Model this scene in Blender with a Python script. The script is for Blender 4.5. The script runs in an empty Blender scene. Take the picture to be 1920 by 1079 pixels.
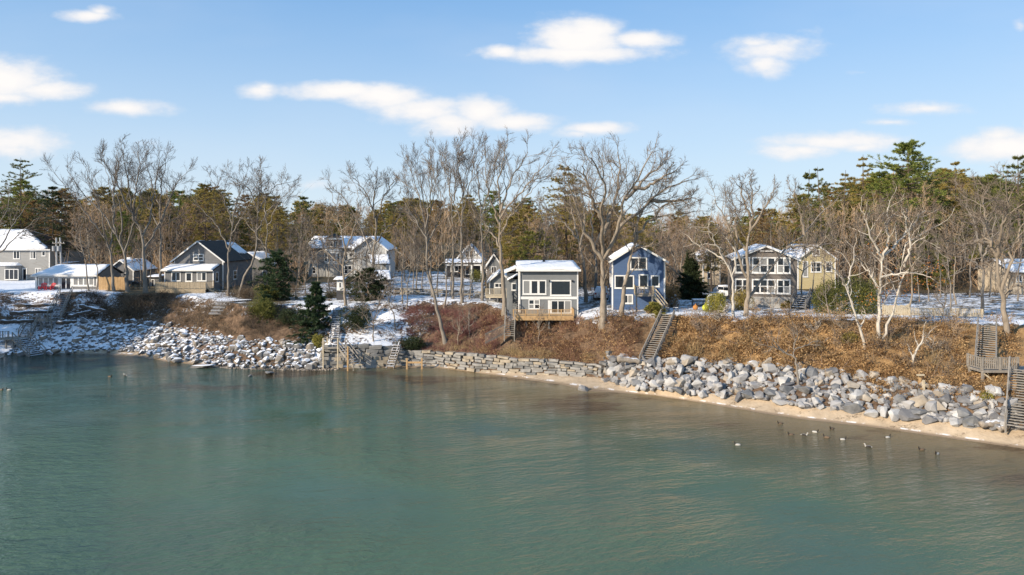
import bpy, bmesh, math, random
import numpy as np
from mathutils import Vector, Matrix
rad = math.radians
random.seed(7)
rng = np.random.default_rng(7)
scene = bpy.context.scene
COL = scene.collection
# ---------------------------------------------------------------- camera, sky, sun, exposure
EYE = 15.2                      # height of the drone above the water
FOC, PCX, PHY = 1280.0, 960.0, 440.0
def WX(px, d): return (px - PCX) / FOC * d
def WZ(py, d): return EYE - (py - PHY) / FOC * d
def DZ(py, z): return (EYE - z) * FOC / (py - PHY)
cam = bpy.data.objects.new('camera', bpy.data.cameras.new('camera'))
COL.objects.link(cam)
cam.location = (0, 0, EYE); cam.rotation_euler = (rad(90), 0, 0)
cam.data.sensor_width = 36; cam.data.lens = 24; cam.data.shift_y = -99.5 / 1920
cam.data.clip_start = 0.5; cam.data.clip_end = 6000
scene.camera = cam
SUN_EL, SUN_AZ = rad(23), math.atan2(-0.80, -0.60)    # azimuth from +Y towards +X of the direction to the sun
to_sun = Vector((math.sin(SUN_AZ) * math.cos(SUN_EL), math.cos(SUN_AZ) * math.cos(SUN_EL), math.sin(SUN_EL)))
sl = bpy.data.lights.new('sun', 'SUN'); sl.energy = 4.4; sl.angle = rad(0.6); sl.color = (1.0, 0.86, 0.68)
sun = bpy.data.objects.new('sun', sl); COL.objects.link(sun)
sun.rotation_euler = to_sun.to_track_quat('Z', 'Y').to_euler(); sun.location = (-60, -40, 60)
scene.view_settings.view_transform = 'Standard'; scene.view_settings.look = 'None'
scene.view_settings.gamma = 1.0; scene.view_settings.use_curve_mapping = False
scene.view_settings.exposure = 0.58
scene.cycles.use_denoising = True
scene.cycles.max_bounces = 6; scene.cycles.diffuse_bounces = 3; scene.cycles.glossy_bounces = 3
scene.cycles.sample_clamp_indirect = 6
world = bpy.data.worlds.new('World'); scene.world = world; world.use_nodes = True
def build_sky():
    nt = world.node_tree; N = nt.nodes; L = nt.links
    bg = N['Background']; bg.inputs['Strength'].default_value = 0.1
    sky = N.new('ShaderNodeTexSky'); sky.sky_type = 'NISHITA'; sky.sun_disc = False
    sky.sun_elevation = SUN_EL; sky.sun_rotation = SUN_AZ
    sky.air_density = 1.0; sky.dust_density = 0.25; sky.ozone_density = 2.2; sky.altitude = 20
    tc = N.new('ShaderNodeTexCoord'); sep = N.new('ShaderNodeSeparateXYZ'); L.new(tc.outputs['Generated'], sep.inputs[0])
    def M(op, a, b=None, c=None):
        n = N.new('ShaderNodeMath'); n.operation = op
        for i, v in enumerate((a, b, c)):
            if v is None: continue
            if isinstance(v, (int, float)): n.inputs[i].default_value = v
            else: L.new(v, n.inputs[i])
        return n.outputs[0]
    ay = M('ADD', M('ABSOLUTE', sep.outputs['Y']), 0.02)
    u = M('DIVIDE', sep.outputs['X'], ay); v = M('DIVIDE', sep.outputs['Z'], ay)
    cv = N.new('ShaderNodeCombineXYZ'); L.new(u, cv.inputs[0]); L.new(v, cv.inputs[1])
    def noise(scale, detail, rough, stretch):
        mp = N.new('ShaderNodeVectorMath'); mp.operation = 'MULTIPLY'; L.new(cv.outputs[0], mp.inputs[0]); mp.inputs[1].default_value = stretch
        n = N.new('ShaderNodeTexNoise'); n.inputs['Scale'].default_value = scale; n.inputs['Detail'].default_value = detail; n.inputs['Roughness'].default_value = rough
        L.new(mp.outputs[0], n.inputs['Vector']); return n.outputs['Fac']
    # cloud lobes: direction slopes u = x/y, v = z/y, half sizes, opacity
    lob = [(1075,108,150,18,1),(1080,85,95,42,1),(1105,64,62,26,1),(1195,82,60,18,1),(940,104,45,15,.9),(1430,100,82,24,.8),(1425,125,45,24,.7),(1410,88,55,16,.75),(1505,66,26,10,.3),
           (1890,58,17,17,.45),(185,40,50,11,.75),(205,32,26,10,.6),(30,158,95,42,.9),(110,176,80,18,.9),(30,190,60,12,.8),(250,208,72,15,.85),(50,270,105,28,.8),(40,285,90,22,.7),(290,272,30,8,.3),
           (495,176,42,16,.85),(505,170,28,10,.7),(640,176,110,18,1),(720,185,85,22,1),(800,212,85,24,.9),(850,235,70,26,.9),(900,215,60,28,.95),(960,233,95,18,.9),(1105,246,68,13,.85),(1080,254,40,10,.7),
           (1720,210,74,14,.8),(1655,234,42,7,.6),(1545,270,125,18,.9),(1490,285,80,18,.85),(1600,280,60,14,.7),(1860,280,95,30,.95),(1850,258,40,15,.9),(1910,236,16,8,.7),(1605,143,45,5,.25),(600,352,120,12,.3),
           (300,-230,170,40,.9),(480,-210,120,26,.8),(1450,-330,240,50,.9),(1700,-300,120,30,.8),(-350,60,170,30,.9),(-500,-250,220,50,.9),(2300,120,170,30,.9),(2500,-150,200,45,.8),(950,-560,260,60,.8)]
    best = None
    for (px, py, rx, ry, op) in lob:
        q = N.new('ShaderNodeVectorMath'); q.operation = 'MULTIPLY_ADD'; L.new(cv.outputs[0], q.inputs[0])
        q.inputs[1].default_value = (FOC / rx, FOC / ry, 0)
        q.inputs[2].default_value = (-(px - PCX) / rx, -(PHY - py) / ry, 0)
        ln = N.new('ShaderNodeVectorMath'); ln.operation = 'LENGTH'; L.new(q.outputs[0], ln.inputs[0])
        k = M('MULTIPLY', M('SUBTRACT', 1.45, ln.outputs['Value']), op)
        best = k if best is None else M('SMOOTH_MAX', best, k, 0.12)
    n1 = noise(9, 6, 0.55, (1, 2.2, 1)); n2 = noise(30, 5, 0.6, (1, 2.0, 1))
    d = M('ADD', best, M('ADD', M('MULTIPLY', M('SUBTRACT', n1, 0.5), 1.25), M('MULTIPLY', M('SUBTRACT', n2, 0.5), 0.85)))
    mr = N.new('ShaderNodeMapRange'); mr.interpolation_type = 'SMOOTHSTEP'; L.new(d, mr.inputs['Value'])
    mr.inputs['From Min'].default_value = 0.05; mr.inputs['From Max'].default_value = 1.0; mr.inputs['To Max'].default_value = 0.97
    # thin high veil that thickens towards the horizon
    veil = N.new('ShaderNodeMapRange'); L.new(noise(2.2, 4, 0.5, (1, 3, 1)), veil.inputs['Value'])
    veil.inputs['From Min'].default_value = 0.45; veil.inputs['From Max'].default_value = 0.8; veil.inputs['To Max'].default_value = 0.16
    fac = M('MAXIMUM', mr.outputs[0], veil.outputs[0])
    above = N.new('ShaderNodeMapRange'); L.new(sep.outputs['Z'], above.inputs['Value']); above.inputs['From Max'].default_value = 0.03
    fac = M('MULTIPLY', fac, above.outputs[0])
    cr = N.new('ShaderNodeMapRange'); L.new(d, cr.inputs['Value']); cr.inputs['From Min'].default_value = 0.3; cr.inputs['From Max'].default_value = 1.3
    mixc = N.new('ShaderNodeMix'); mixc.data_type = 'RGBA'; L.new(cr.outputs[0], mixc.inputs['Factor'])
    mixc.inputs[6].default_value = (5.5, 5.7, 6.1, 1); mixc.inputs[7].default_value = (6.9, 6.65, 6.45, 1)
    hs = N.new('ShaderNodeHueSaturation'); L.new(sky.outputs[0], hs.inputs['Color']); hs.inputs['Saturation'].default_value = 1.0; hs.inputs['Value'].default_value = 1.0
    air = N.new('ShaderNodeMapRange'); air.interpolation_type = 'SMOOTHSTEP'; L.new(sep.outputs['Z'], air.inputs['Value']); air.inputs['From Min'].default_value = -0.05; air.inputs['From Max'].default_value = 0.42; air.inputs['To Min'].default_value = 0.95; air.inputs['To Max'].default_value = 0.6
    hz = N.new('ShaderNodeMix'); hz.data_type = 'RGBA'; L.new(air.outputs[0], hz.inputs['Factor']); L.new(hs.outputs[0], hz.inputs[6]); hc = N.new('ShaderNodeMix'); hc.data_type = 'RGBA'; hl = N.new('ShaderNodeMapRange'); L.new(sep.outputs['Z'], hl.inputs['Value']); hl.inputs['From Max'].default_value = 0.36; L.new(hl.outputs[0], hc.inputs['Factor']); hc.inputs[6].default_value = (4.9, 5.8, 6.4, 1); hc.inputs[7].default_value = (1.5, 3.45, 6.4, 1); L.new(hc.outputs[2], hz.inputs[7])
    mx = N.new('ShaderNodeMix'); mx.data_type = 'RGBA'; L.new(fac, mx.inputs['Factor']); L.new(hz.outputs[2], mx.inputs[6]); L.new(mixc.outputs[2], mx.inputs[7])
    L.new(mx.outputs[2], bg.inputs['Color'])
build_sky()
# ---------------------------------------------------------------- helpers
def link(o): COL.objects.link(o); return o
def tag(o, label=None, cat=None, group=None, kind=None):
    if label: o['label'] = label
    if cat: o['category'] = cat
    if group: o['group'] = group
    if kind: o['kind'] = kind
    return o
def thing(name, label, cat, loc=(0, 0, 0), rz=0.0, group=None):
    o = link(bpy.data.objects.new(name, None)); o.location = loc; o.rotation_euler = (0, 0, rz); o.empty_display_size = 0.3
    return tag(o, label, cat, group)
def np_mesh(name, V, faces, smooth=False, attrs=None):
    """V (n,3); faces: list of int arrays (m,k)."""
    me = bpy.data.meshes.new(name); V = np.asarray(V, np.float32)
    faces = [np.asarray(f, np.int32) for f in faces if len(f)]
    me.vertices.add(len(V)); me.vertices.foreach_set('co', V.ravel())
    tot = np.concatenate([np.full(len(f), f.shape[1], np.int32) for f in faces]); idx = np.concatenate([f.ravel() for f in faces])
    me.loops.add(len(idx)); me.loops.foreach_set('vertex_index', idx)
    me.polygons.add(len(tot)); st = np.zeros(len(tot), np.int32); st[1:] = np.cumsum(tot)[:-1]
    me.polygons.foreach_set('loop_start', st); me.polygons.foreach_set('loop_total', tot)
    if smooth: me.polygons.foreach_set('use_smooth', np.ones(len(tot), bool))
    else: me.polygons.foreach_set('use_smooth', np.zeros(len(tot), bool))
    for k, a in (attrs or {}).items():
        at = me.attributes.new(k, 'FLOAT', 'POINT'); at.data.foreach_set('value', np.asarray(a, np.float32))
    me.update(calc_edges=True); return me
def mobj(name, me, mat=None, parent=None):
    o = link(bpy.data.objects.new(name, me))
    if mat is not None and len(me.materials) == 0:
        for m in (mat if isinstance(mat, (list, tuple)) else [mat]): me.materials.append(m)
    if parent: o.parent = parent
    return o
class MB:
    def __init__(s): s.v = []; s.f = []
    def poly(s, pts, faces):
        b = len(s.v); s.v += [tuple(p) for p in pts]; s.f += [tuple(i + b for i in f) for f in faces]; return s
    def box(s, x0, x1, y0, y1, z0, z1):
        return s.poly([(x0,y0,z0),(x1,y0,z0),(x1,y1,z0),(x0,y1,z0),(x0,y0,z1),(x1,y0,z1),(x1,y1,z1),(x0,y1,z1)],
                      [(0,3,2,1),(4,5,6,7),(0,1,5,4),(1,2,6,5),(2,3,7,6),(3,0,4,7)])
    def hexa(s, bot, top):
        return s.poly(list(bot) + list(top), [(3,2,1,0),(4,5,6,7),(0,1,5,4),(1,2,6,5),(2,3,7,6),(3,0,4,7)])
    def prism(s, xz, y0, y1):      # polygon in x,z (counter-clockwise seen from -y) extruded along y
        n = len(xz); return s.poly([(x, y0, z) for x, z in xz] + [(x, y1, z) for x, z in xz],
            [tuple(range(n)), tuple(range(2*n-1, n-1, -1))] + [(i, i + n, (i+1) % n + n, (i+1) % n) for i in range(n)])
    def prism_x(s, yz, x0, x1):
        n = len(yz); return s.poly([(x0, y, z) for y, z in yz] + [(x1, y, z) for y, z in yz],
            [tuple(range(n)), tuple(range(2*n-1, n-1, -1))] + [(i, i + n, (i+1) % n + n, (i+1) % n) for i in range(n)])
    def cyl(s, p, q, r0, r1, n=8):
        p = Vector(p); q = Vector(q); d = (q - p).normalized(); a = d.orthogonal().normalized(); b = d.cross(a)
        ring = lambda c, r: [c + a * (r * math.cos(2*math.pi*i/n)) + b * (r * math.sin(2*math.pi*i/n)) for i in range(n)]
        return s.poly(ring(p, r0) + ring(q, r1), [tuple(range(n-1, -1, -1)), tuple(range(n, 2*n))] + [(i, (i+1) % n, (i+1) % n + n, i + n) for i in range(n)])
    def build(s, name, mat, parent=None, smooth=False):
        me = bpy.data.meshes.new(name); me.from_pydata(s.v, [], s.f); me.update()
        bm = bmesh.new(); bm.from_mesh(me); bmesh.ops.recalc_face_normals(bm, faces=bm.faces); bm.to_mesh(me); bm.free()
        if smooth: me.polygons.foreach_set('use_smooth', np.ones(len(me.polygons), bool))
        return mobj(name, me, mat, parent)
_cube = {}
def cube_mesh(mat):
    if mat.name not in _cube:
        m = MB().box(-.5, .5, -.5, .5, -.5, .5); me = bpy.data.meshes.new('plank'); me.from_pydata(m.v, [], m.f); me.update(); me.materials.append(mat)
        _cube[mat.name] = me
    return _cube[mat.name]
def blk(parent, name, x0, x1, y0, y1, z0, z1, mat):
    o = link(bpy.data.objects.new(name, cube_mesh(mat))); o.parent = parent
    o.location = ((x0+x1)/2, (y0+y1)/2, (z0+z1)/2); o.scale = (abs(x1-x0), abs(y1-y0), abs(z1-z0)); return o
def bar(parent, name, p, q, w, h, mat, jit=0):
    p = Vector(p); q = Vector(q); d = q - p; L = d.length; d.normalize()
    up = Vector((0, 0, 1)) if abs(d.z) < 0.97 else Vector((0, 1, 0))
    s = d.cross(up).normalized(); t = s.cross(d)
    m = Matrix((d, s, t)).transposed().to_4x4(); m.translation = (p + q) / 2
    o = link(bpy.data.objects.new(name, cube_mesh(mat))); o.parent = parent
    o.matrix_local = m @ Matrix.Diagonal((L, w, h, 1)); return o
# ---------------------------------------------------------------- materials
MAT = {}
def _new(name):
    m = bpy.data.materials.new(name); m.use_nodes = True; MAT[name] = m
    return m, m.node_tree.nodes, m.node_tree.links, m.node_tree.nodes['Principled BSDF']
def _rgba(c): return (c[0], c[1], c[2], 1)
def ramp(N, L, fac, stops):
    r = N.new('ShaderNodeValToRGB'); L.new(fac, r.inputs[0]); e = r.color_ramp.elements
    while len(e) < len(stops): e.new(0.5)
    for i, (p, c) in enumerate(stops): e[i].position = p; e[i].color = _rgba(c) if len(c) == 3 else c
    return r.outputs[0]
def tex(N, L, kind, scale, detail=4, rough=0.6, vec=None, coord='Object', stretch=None):
    n = N.new({'noise': 'ShaderNodeTexNoise', 'voronoi': 'ShaderNodeTexVoronoi', 'wave': 'ShaderNodeTexWave'}[kind])
    n.inputs['Scale'].default_value = scale
    if kind == 'noise': n.inputs['Detail'].default_value = detail; n.inputs['Roughness'].default_value = rough
    if vec is None:
        tc = N.new('ShaderNodeTexCoord'); vec = tc.outputs[coord] if coord != 'World' else None
        if vec is None:
            g = N.new('ShaderNodeNewGeometry'); vec = g.outputs['Position']
    if stretch:
        mp = N.new('ShaderNodeVectorMath'); mp.operation = 'MULTIPLY'; L.new(vec, mp.inputs[0]); mp.inputs[1].default_value = stretch; vec = mp.outputs[0]
    L.new(vec, n.inputs['Vector']); return n
def math_(N, L, op, a, b=0.0, clamp=False):
    n = N.new('ShaderNodeMath'); n.operation = op; n.use_clamp = clamp
    for i, v in enumerate((a, b)):
        if isinstance(v, (int, float)): n.inputs[i].default_value = v
        else: L.new(v, n.inputs[i])
    return n.outputs[0]
def mix(N, L, fac, a, b):
    n = N.new('ShaderNodeMix'); n.data_type = 'RGBA'
    if isinstance(fac, (int, float)): n.inputs['Factor'].default_value = fac
    else: L.new(fac, n.inputs['Factor'])
    for i, v in ((6, a), (7, b)):
        if isinstance(v, (tuple, list)): n.inputs[i].default_value = _rgba(v)
        else: L.new(v, n.inputs[i])
    return n.outputs[2]
def smooth_range(N, L, val, a, b, lo=0, hi=1):
    n = N.new('ShaderNodeMapRange'); n.interpolation_type = 'SMOOTHSTEP'; L.new(val, n.inputs['Value'])
    for k, v in (('From Min', a), ('From Max', b), ('To Min', lo), ('To Max', hi)): n.inputs[k].default_value = v
    return n.outputs[0]
def bump(N, L, bs, h, dist, strength=1.0):
    b = N.new('ShaderNodeBump'); b.inputs['Distance'].default_value = dist; b.inputs['Strength'].default_value = strength
    L.new(h, b.inputs['Height']); L.new(b.outputs[0], bs.inputs['Normal'])
def noisy(name, c0, c1, scale=3,  rough=0.8, stretch=None, coord='World', island=0.0, bumpd=0, contrast=(0.3, 0.7), snow=None, spec=0.3, patch=0.0, leafy=0.0):
    """two-tone procedural colour; island = how far each loose piece shifts; snow = (normal z from, to, noise scale)"""
    m, N, L, bs = _new(name)
    n = tex(N, L, 'noise', scale, 5, 0.65, coord=coord, stretch=stretch)
    f = n.outputs['Fac']
    if island:
        g = N.new('ShaderNodeNewGeometry')
        f = math_(N, L, 'ADD', f, math_(N, L, 'MULTIPLY', math_(N, L, 'SUBTRACT', g.outputs['Random Per Island'], 0.5), island))
    if patch: f = math_(N, L, 'ADD', f, math_(N, L, 'MULTIPLY', math_(N, L, 'SUBTRACT', tex(N, L, 'noise', 0.16, 4, 0.65, coord='World').outputs['Fac'], 0.5), patch))
    c = ramp(N, L, f, [(contrast[0], c0), (contrast[1], c1)])
    if snow:
        g = N.new('ShaderNodeNewGeometry'); s = N.new('ShaderNodeSeparateXYZ'); L.new(g.outputs['Normal'], s.inputs[0])
        n2 = tex(N, L, 'noise', snow[2], 4, 0.6, coord='World')
        v = math_(N, L, 'ADD', s.outputs['Z'], math_(N, L, 'MULTIPLY', math_(N, L, 'SUBTRACT', n2.outputs['Fac'], 0.5), 1.3))
        c = mix(N, L, smooth_range(N, L, v, snow[0], snow[1]), c, (0.82, 0.84, 0.88))
    L.new(c, bs.inputs['Base Color']); bs.inputs['Roughness'].default_value = rough; bs.inputs['Specular IOR Level'].default_value = spec
    if bumpd: bump(N, L, bs, n.outputs['Fac'], bumpd)
    if leafy:      # thin leaves and needles let some light through
        tr = N.new('ShaderNodeBsdfTranslucent'); L.new(c, tr.inputs['Color']); ms = N.new('ShaderNodeMixShader'); ms.inputs[0].default_value = leafy
        L.new(bs.outputs[0], ms.inputs[1]); L.new(tr.outputs[0], ms.inputs[2]); L.new(ms.outputs[0], N['Material Output'].inputs['Surface'])
    return m
def siding(name, c0, c1, pitch=0.13, vertical=False):
    """clapboard or shingle courses: fine relief only, boards are too thin to tell apart"""
    m, N, L, bs = _new(name)
    g = N.new('ShaderNodeNewGeometry'); sp = N.new('ShaderNodeSeparateXYZ'); L.new(g.outputs['Position'], sp.inputs[0])
    fr = math_(N, L, 'FRACT', math_(N, L, 'DIVIDE', sp.outputs['X' if vertical else 'Z'], pitch))
    n = tex(N, L, 'noise', 1.1, 5, 0.7, coord='World', stretch=(6, 1, .5) if vertical else (.6, .6, 5))
    n2 = tex(N, L, 'noise', 0.5, 3, 0.6, coord='World')
    f = math_(N, L, 'ADD', math_(N, L, 'MULTIPLY', n.outputs['Fac'], 0.6), math_(N, L, 'MULTIPLY', n2.outputs['Fac'], 0.4))
    L.new(ramp(N, L, f, [(0.3, c0), (0.7, c1)]), bs.inputs['Base Color']); bs.inputs['Roughness'].default_value = 0.75
    bs.inputs['Specular IOR Level'].default_value = 0.25
    bump(N, L, bs, fr, 0.03, 0.8); return m
def plain(name, c, rough=0.6, metal=0, spec=0.4):
    m, N, L, bs = _new(name); bs.inputs['Base Color'].default_value = _rgba(c); bs.inputs['Roughness'].default_value = rough
    n = tex(N, L, 'noise', 2.5, 4, 0.6, coord='World')
    L.new(ramp(N, L, n.outputs['Fac'], [(0.3, tuple(x * 0.86 for x in c)), (0.7, c)]), bs.inputs['Base Color'])
    bs.inputs['Metallic'].default_value = metal; bs.inputs['Specular IOR Level'].default_value = spec; return m
def make_materials():
    plain('white_paint', (0.78, 0.77, 0.74), 0.5); plain('cream_paint', (0.62, 0.57, 0.46), 0.6)
    siding('siding_grey', (0.185, 0.20, 0.21), (0.255, 0.265, 0.27)); siding('siding_tan_grey', (0.28, 0.28, 0.27), (0.36, 0.355, 0.34))
    siding('siding_slate', (0.165, 0.165, 0.168), (0.22, 0.22, 0.22)); siding('siding_blue', (0.064, 0.112, 0.215), (0.092, 0.148, 0.27))
    siding('shingle_brown_grey', (0.135, 0.12, 0.11), (0.22, 0.195, 0.175), 0.16); siding('siding_yellow', (0.48, 0.40, 0.22), (0.58, 0.49, 0.29))
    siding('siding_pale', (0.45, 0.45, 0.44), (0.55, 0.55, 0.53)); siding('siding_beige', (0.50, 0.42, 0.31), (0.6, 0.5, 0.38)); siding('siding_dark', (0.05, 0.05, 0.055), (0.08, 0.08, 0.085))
    noisy('roof_dark', (0.045, 0.04, 0.037), (0.10, 0.09, 0.082), 6, 0.95, spec=0.08)
    noisy('roof_patchy', (0.06, 0.058, 0.055), (0.12, 0.11, 0.1), 6, 0.9, snow=(0.62, 0.9, 0.7))
    noisy('wood_grey', (0.17, 0.155, 0.135), (0.33, 0.30, 0.26), 4, 0.85, stretch=(1, 1, .4), island=0.3)
    noisy('wood_grey_dark', (0.10, 0.10, 0.10), (0.20, 0.195, 0.185), 4, 0.85, stretch=(1, 1, .4))
    noisy('wood_new', (0.36, 0.22, 0.10), (0.52, 0.35, 0.18), 4, 0.75, stretch=(1, 1, .4)); noisy('wood_pale', (0.42, 0.35, 0.24), (0.58, 0.50, 0.37), 4, 0.8)
    noisy('wood_deck', (0.30, 0.24, 0.16), (0.44, 0.36, 0.25), 4, 0.8)
    noisy('driftwood', (0.19, 0.16, 0.13), (0.38, 0.33, 0.27), 5, 0.9, snow=(0.75, 1.05, 1.5))
    noisy('timber_snowy', (0.05, 0.04, 0.033), (0.12, 0.095, 0.075), 5, 0.9, snow=(0.6, 0.95, 1.2))
    noisy('tread_snowy', (0.12, 0.12, 0.12), (0.24, 0.23, 0.22), 5, 0.9, snow=(0.55, 0.9, 3))
    noisy('bark_light', (0.165, 0.135, 0.103), (0.345, 0.29, 0.228), 3.5, 0.9, stretch=(1, 1, .35), bumpd=0.03)
    noisy('bark_grey', (0.13, 0.115, 0.098), (0.30, 0.26, 0.215), 3.5, 0.9, stretch=(1, 1, .35), bumpd=0.03)
    noisy('bark_birch', (0.34, 0.30, 0.25), (0.60, 0.55, 0.47), 3.5, 0.85, stretch=(1, 1, .6))
    noisy('bark_pine', (0.08, 0.062, 0.05), (0.19, 0.14, 0.105), 4, 0.95, stretch=(1, 1, .3))
    noisy('twig_dark', (0.07, 0.055, 0.045), (0.16, 0.13, 0.105), 1.2, 0.9, island=0.5); noisy('twig_light', (0.11, 0.085, 0.065), (0.24, 0.19, 0.145), 1.2, 0.9, island=0.5)
    noisy('twig_pink', (0.24, 0.165, 0.12), (0.40, 0.29, 0.215), 1.2, 0.9, island=0.5); noisy('twig_wood', (0.26, 0.175, 0.105), (0.54, 0.375, 0.235), 0.3, 0.9, island=0.5)
    noisy('needle_green', (0.06, 0.08, 0.022), (0.27, 0.26, 0.07), 0.55, 0.6, island=0.5, leafy=0.4); noisy('needle_olive', (0.16, 0.13, 0.035), (0.50, 0.385, 0.11), 0.45, 0.6, island=0.5, leafy=0.4)
    noisy('needle_bright', (0.085, 0.125, 0.028), (0.36, 0.38, 0.09), 0.55, 0.6, island=0.5, leafy=0.4); noisy('needle_dark', (0.02, 0.034, 0.016), (0.075, 0.095, 0.036), 0.8, 0.6, island=0.5, leafy=0.3)
    noisy('needle_spruce', (0.018, 0.042, 0.02), (0.075, 0.115, 0.048), 0.9, 0.6, island=0.5, snow=(1.25, 1.5, 3), leafy=0.3); noisy('needle_rust', (0.17, 0.11, 0.045), (0.42, 0.27, 0.11), 0.8, 0.7, island=0.5, leafy=0.4)
    noisy('needle_yellow', (0.14, 0.14, 0.032), (0.48, 0.43, 0.11), 0.9, 0.6, island=0.5, leafy=0.4)
    noisy('brush_red', (0.15, 0.078, 0.052), (0.42, 0.24, 0.155), 0.8, 0.9, island=0.6, contrast=(0.36, 0.66), patch=1.3, leafy=0.3); noisy('brush_maroon', (0.13, 0.055, 0.05), (0.32, 0.15, 0.13), 0.5, 0.9, island=0.7, patch=1.3, leafy=0.3)
    noisy('brush_brown', (0.10, 0.072, 0.05), (0.27, 0.20, 0.135), 0.4, 0.9, island=0.7, patch=1.3, leafy=0.3); noisy('brush_gold', (0.19, 0.115, 0.058), (0.52, 0.35, 0.195), 0.9, 0.9, island=0.6, contrast=(0.36, 0.66), patch=1.3, leafy=0.3)
    noisy('brush_straw', (0.26, 0.18, 0.085), (0.42, 0.31, 0.165), 0.6, 0.9, island=0.7); noisy('leaf_dry', (0.19, 0.105, 0.045), (0.62, 0.41, 0.20), 1.0, 0.8, island=0.6, contrast=(0.36, 0.66), patch=1.3, leafy=0.35); noisy('leaf_orange', (0.35, 0.13, 0.03), (0.5, 0.22, 0.06), 0.5, 0.8, island=0.7)
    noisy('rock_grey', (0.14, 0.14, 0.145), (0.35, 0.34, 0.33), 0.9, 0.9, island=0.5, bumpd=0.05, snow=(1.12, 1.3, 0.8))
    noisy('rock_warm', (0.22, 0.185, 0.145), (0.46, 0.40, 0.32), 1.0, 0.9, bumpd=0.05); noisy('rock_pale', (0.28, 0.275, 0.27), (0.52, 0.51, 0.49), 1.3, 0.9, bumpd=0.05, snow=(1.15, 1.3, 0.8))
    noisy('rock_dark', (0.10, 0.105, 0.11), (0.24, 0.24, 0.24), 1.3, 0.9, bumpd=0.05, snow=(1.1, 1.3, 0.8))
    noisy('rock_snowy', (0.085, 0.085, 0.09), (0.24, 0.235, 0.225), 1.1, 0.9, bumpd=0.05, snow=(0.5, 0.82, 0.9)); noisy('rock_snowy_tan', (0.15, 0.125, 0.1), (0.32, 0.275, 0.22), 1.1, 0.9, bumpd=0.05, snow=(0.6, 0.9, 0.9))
    noisy('slab_tan', (0.24, 0.20, 0.15), (0.44, 0.38, 0.29), 1.5, 0.9, bumpd=0.04); noisy('slab_grey', (0.17, 0.165, 0.155), (0.36, 0.345, 0.32), 1.5, 0.9, bumpd=0.04); noisy('slab_dark', (0.10, 0.10, 0.10), (0.24, 0.235, 0.22), 1.5, 0.9, bumpd=0.04)
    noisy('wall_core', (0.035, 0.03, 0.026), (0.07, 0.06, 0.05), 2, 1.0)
    noisy('cobble', (0.12, 0.105, 0.09), (0.34, 0.29, 0.235), 2.0, 0.9, island=0.9)
    m, N, L, bs = _new('snow'); n = tex(N, L, 'noise', 1.4, 5, 0.6, coord='World'); n2 = tex(N, L, 'noise', 9, 4, 0.6, coord='World')
    L.new(ramp(N, L, n.outputs['Fac'], [(0.3, (0.76, 0.78, 0.82)), (0.7, (0.86, 0.87, 0.89))]), bs.inputs['Base Color']); bs.inputs['Roughness'].default_value = 0.85; bs.inputs['Specular IOR Level'].default_value = 0.2
    bump(N, L, bs, math_(N, L, 'ADD', n.outputs['Fac'], math_(N, L, 'MULTIPLY', n2.outputs['Fac'], 0.25)), 0.12)
    m, N, L, bs = _new('glass_dark'); bs.inputs['Base Color'].default_value = (0.018, 0.022, 0.028, 1); bs.inputs['Roughness'].default_value = 0.06; bs.inputs['Specular IOR Level'].default_value = 0.7
    n = tex(N, L, 'noise', 0.8, 2, 0.5, coord='World'); bump(N, L, bs, n.outputs['Fac'], 0.02)
    m, N, L, bs = _new('glass_pale'); bs.inputs['Base Color'].default_value = (0.24, 0.24, 0.235, 1); bs.inputs['Roughness'].default_value = 0.12; bs.inputs['Specular IOR Level'].default_value = 0.6
    plain('metal_black', (0.02, 0.02, 0.022), 0.45, 0.3); plain('red_paint', (0.55, 0.02, 0.03), 0.45); plain('metal_grey', (0.42, 0.43, 0.44), 0.45, 0.5)
    plain('buoy_yellow', (0.62, 0.66, 0.06), 0.5); plain('car_white', (0.75, 0.76, 0.78), 0.25); plain('rubber', (0.015, 0.015, 0.016), 0.9); plain('lamp_red', (0.4, 0.02, 0.02), 0.3)
    plain('duck_dark', (0.03, 0.025, 0.02), 0.7); plain('duck_white', (0.45, 0.43, 0.39), 0.7); plain('duck_brown', (0.16, 0.11, 0.07), 0.8); plain('bill', (0.45, 0.30, 0.08), 0.6); plain('tarp_blue', (0.05, 0.13, 0.30), 0.6)
    plain('concrete', (0.36, 0.35, 0.33), 0.9); plain('green_dark', (0.02, 0.05, 0.03), 0.6)
make_materials()
# ---------------------------------------------------------------- land and water
def curve(pts, left=(), right=()):
    a = [(WX(px, DZ(py, z)), DZ(py, z), z) for px, py, z in pts]
    a = np.array(list(left) + a + list(right), float); a = a[np.argsort(a[:, 0])]
    return a
SHORE = curve([(0,664,0),(80,663,0),(200,665,0),(250,668,0),(330,681,0),(450,690,0),(600,692,0),(750,690,0),(820,690,0),(889,698.5,0),(980,712,0),(1049,721,0),(1102,733,0),(1230,742,0),(1360,763,0),(1465,781,0),(1560,792,0),(1671,806,0),(1782,822,0),(1920,842,0)],
    left=[(-400,-80,0),(-120,-20,0),(-92,12,0),(-80,45,0),(-70,78,0)], right=[(46,39,0),(62,22,0),(160,-20,0),(500,-60,0)])
TOE = curve([(0,663,.05),(80,660,.2),(200,655,.4),(250,657,.4),(330,672,.35),(450,687,.15),(600,690,.1),(690,689,.05),(760,684,.15),(820,685,.2),(889,696,.15),(957,700,.3),(1026,703,.45),(1122,708,.55),(1139,713,.6),(1204,727,.6),(1282,734,.7),(1360,740,.75),(1438,747,.85),(1490,758,.85),(1595,766,.9),(1716,782,.9),(1838,798,.9),(1900,803,.9)],
    left=[(-400,-70,.3),(-120,-16,.3),(-92,16,.3),(-80,48,.3),(-70,80,.3)], right=[(46,43,.9),(62,26,.9),(160,-14,.9),(500,-50,.9)])
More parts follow.
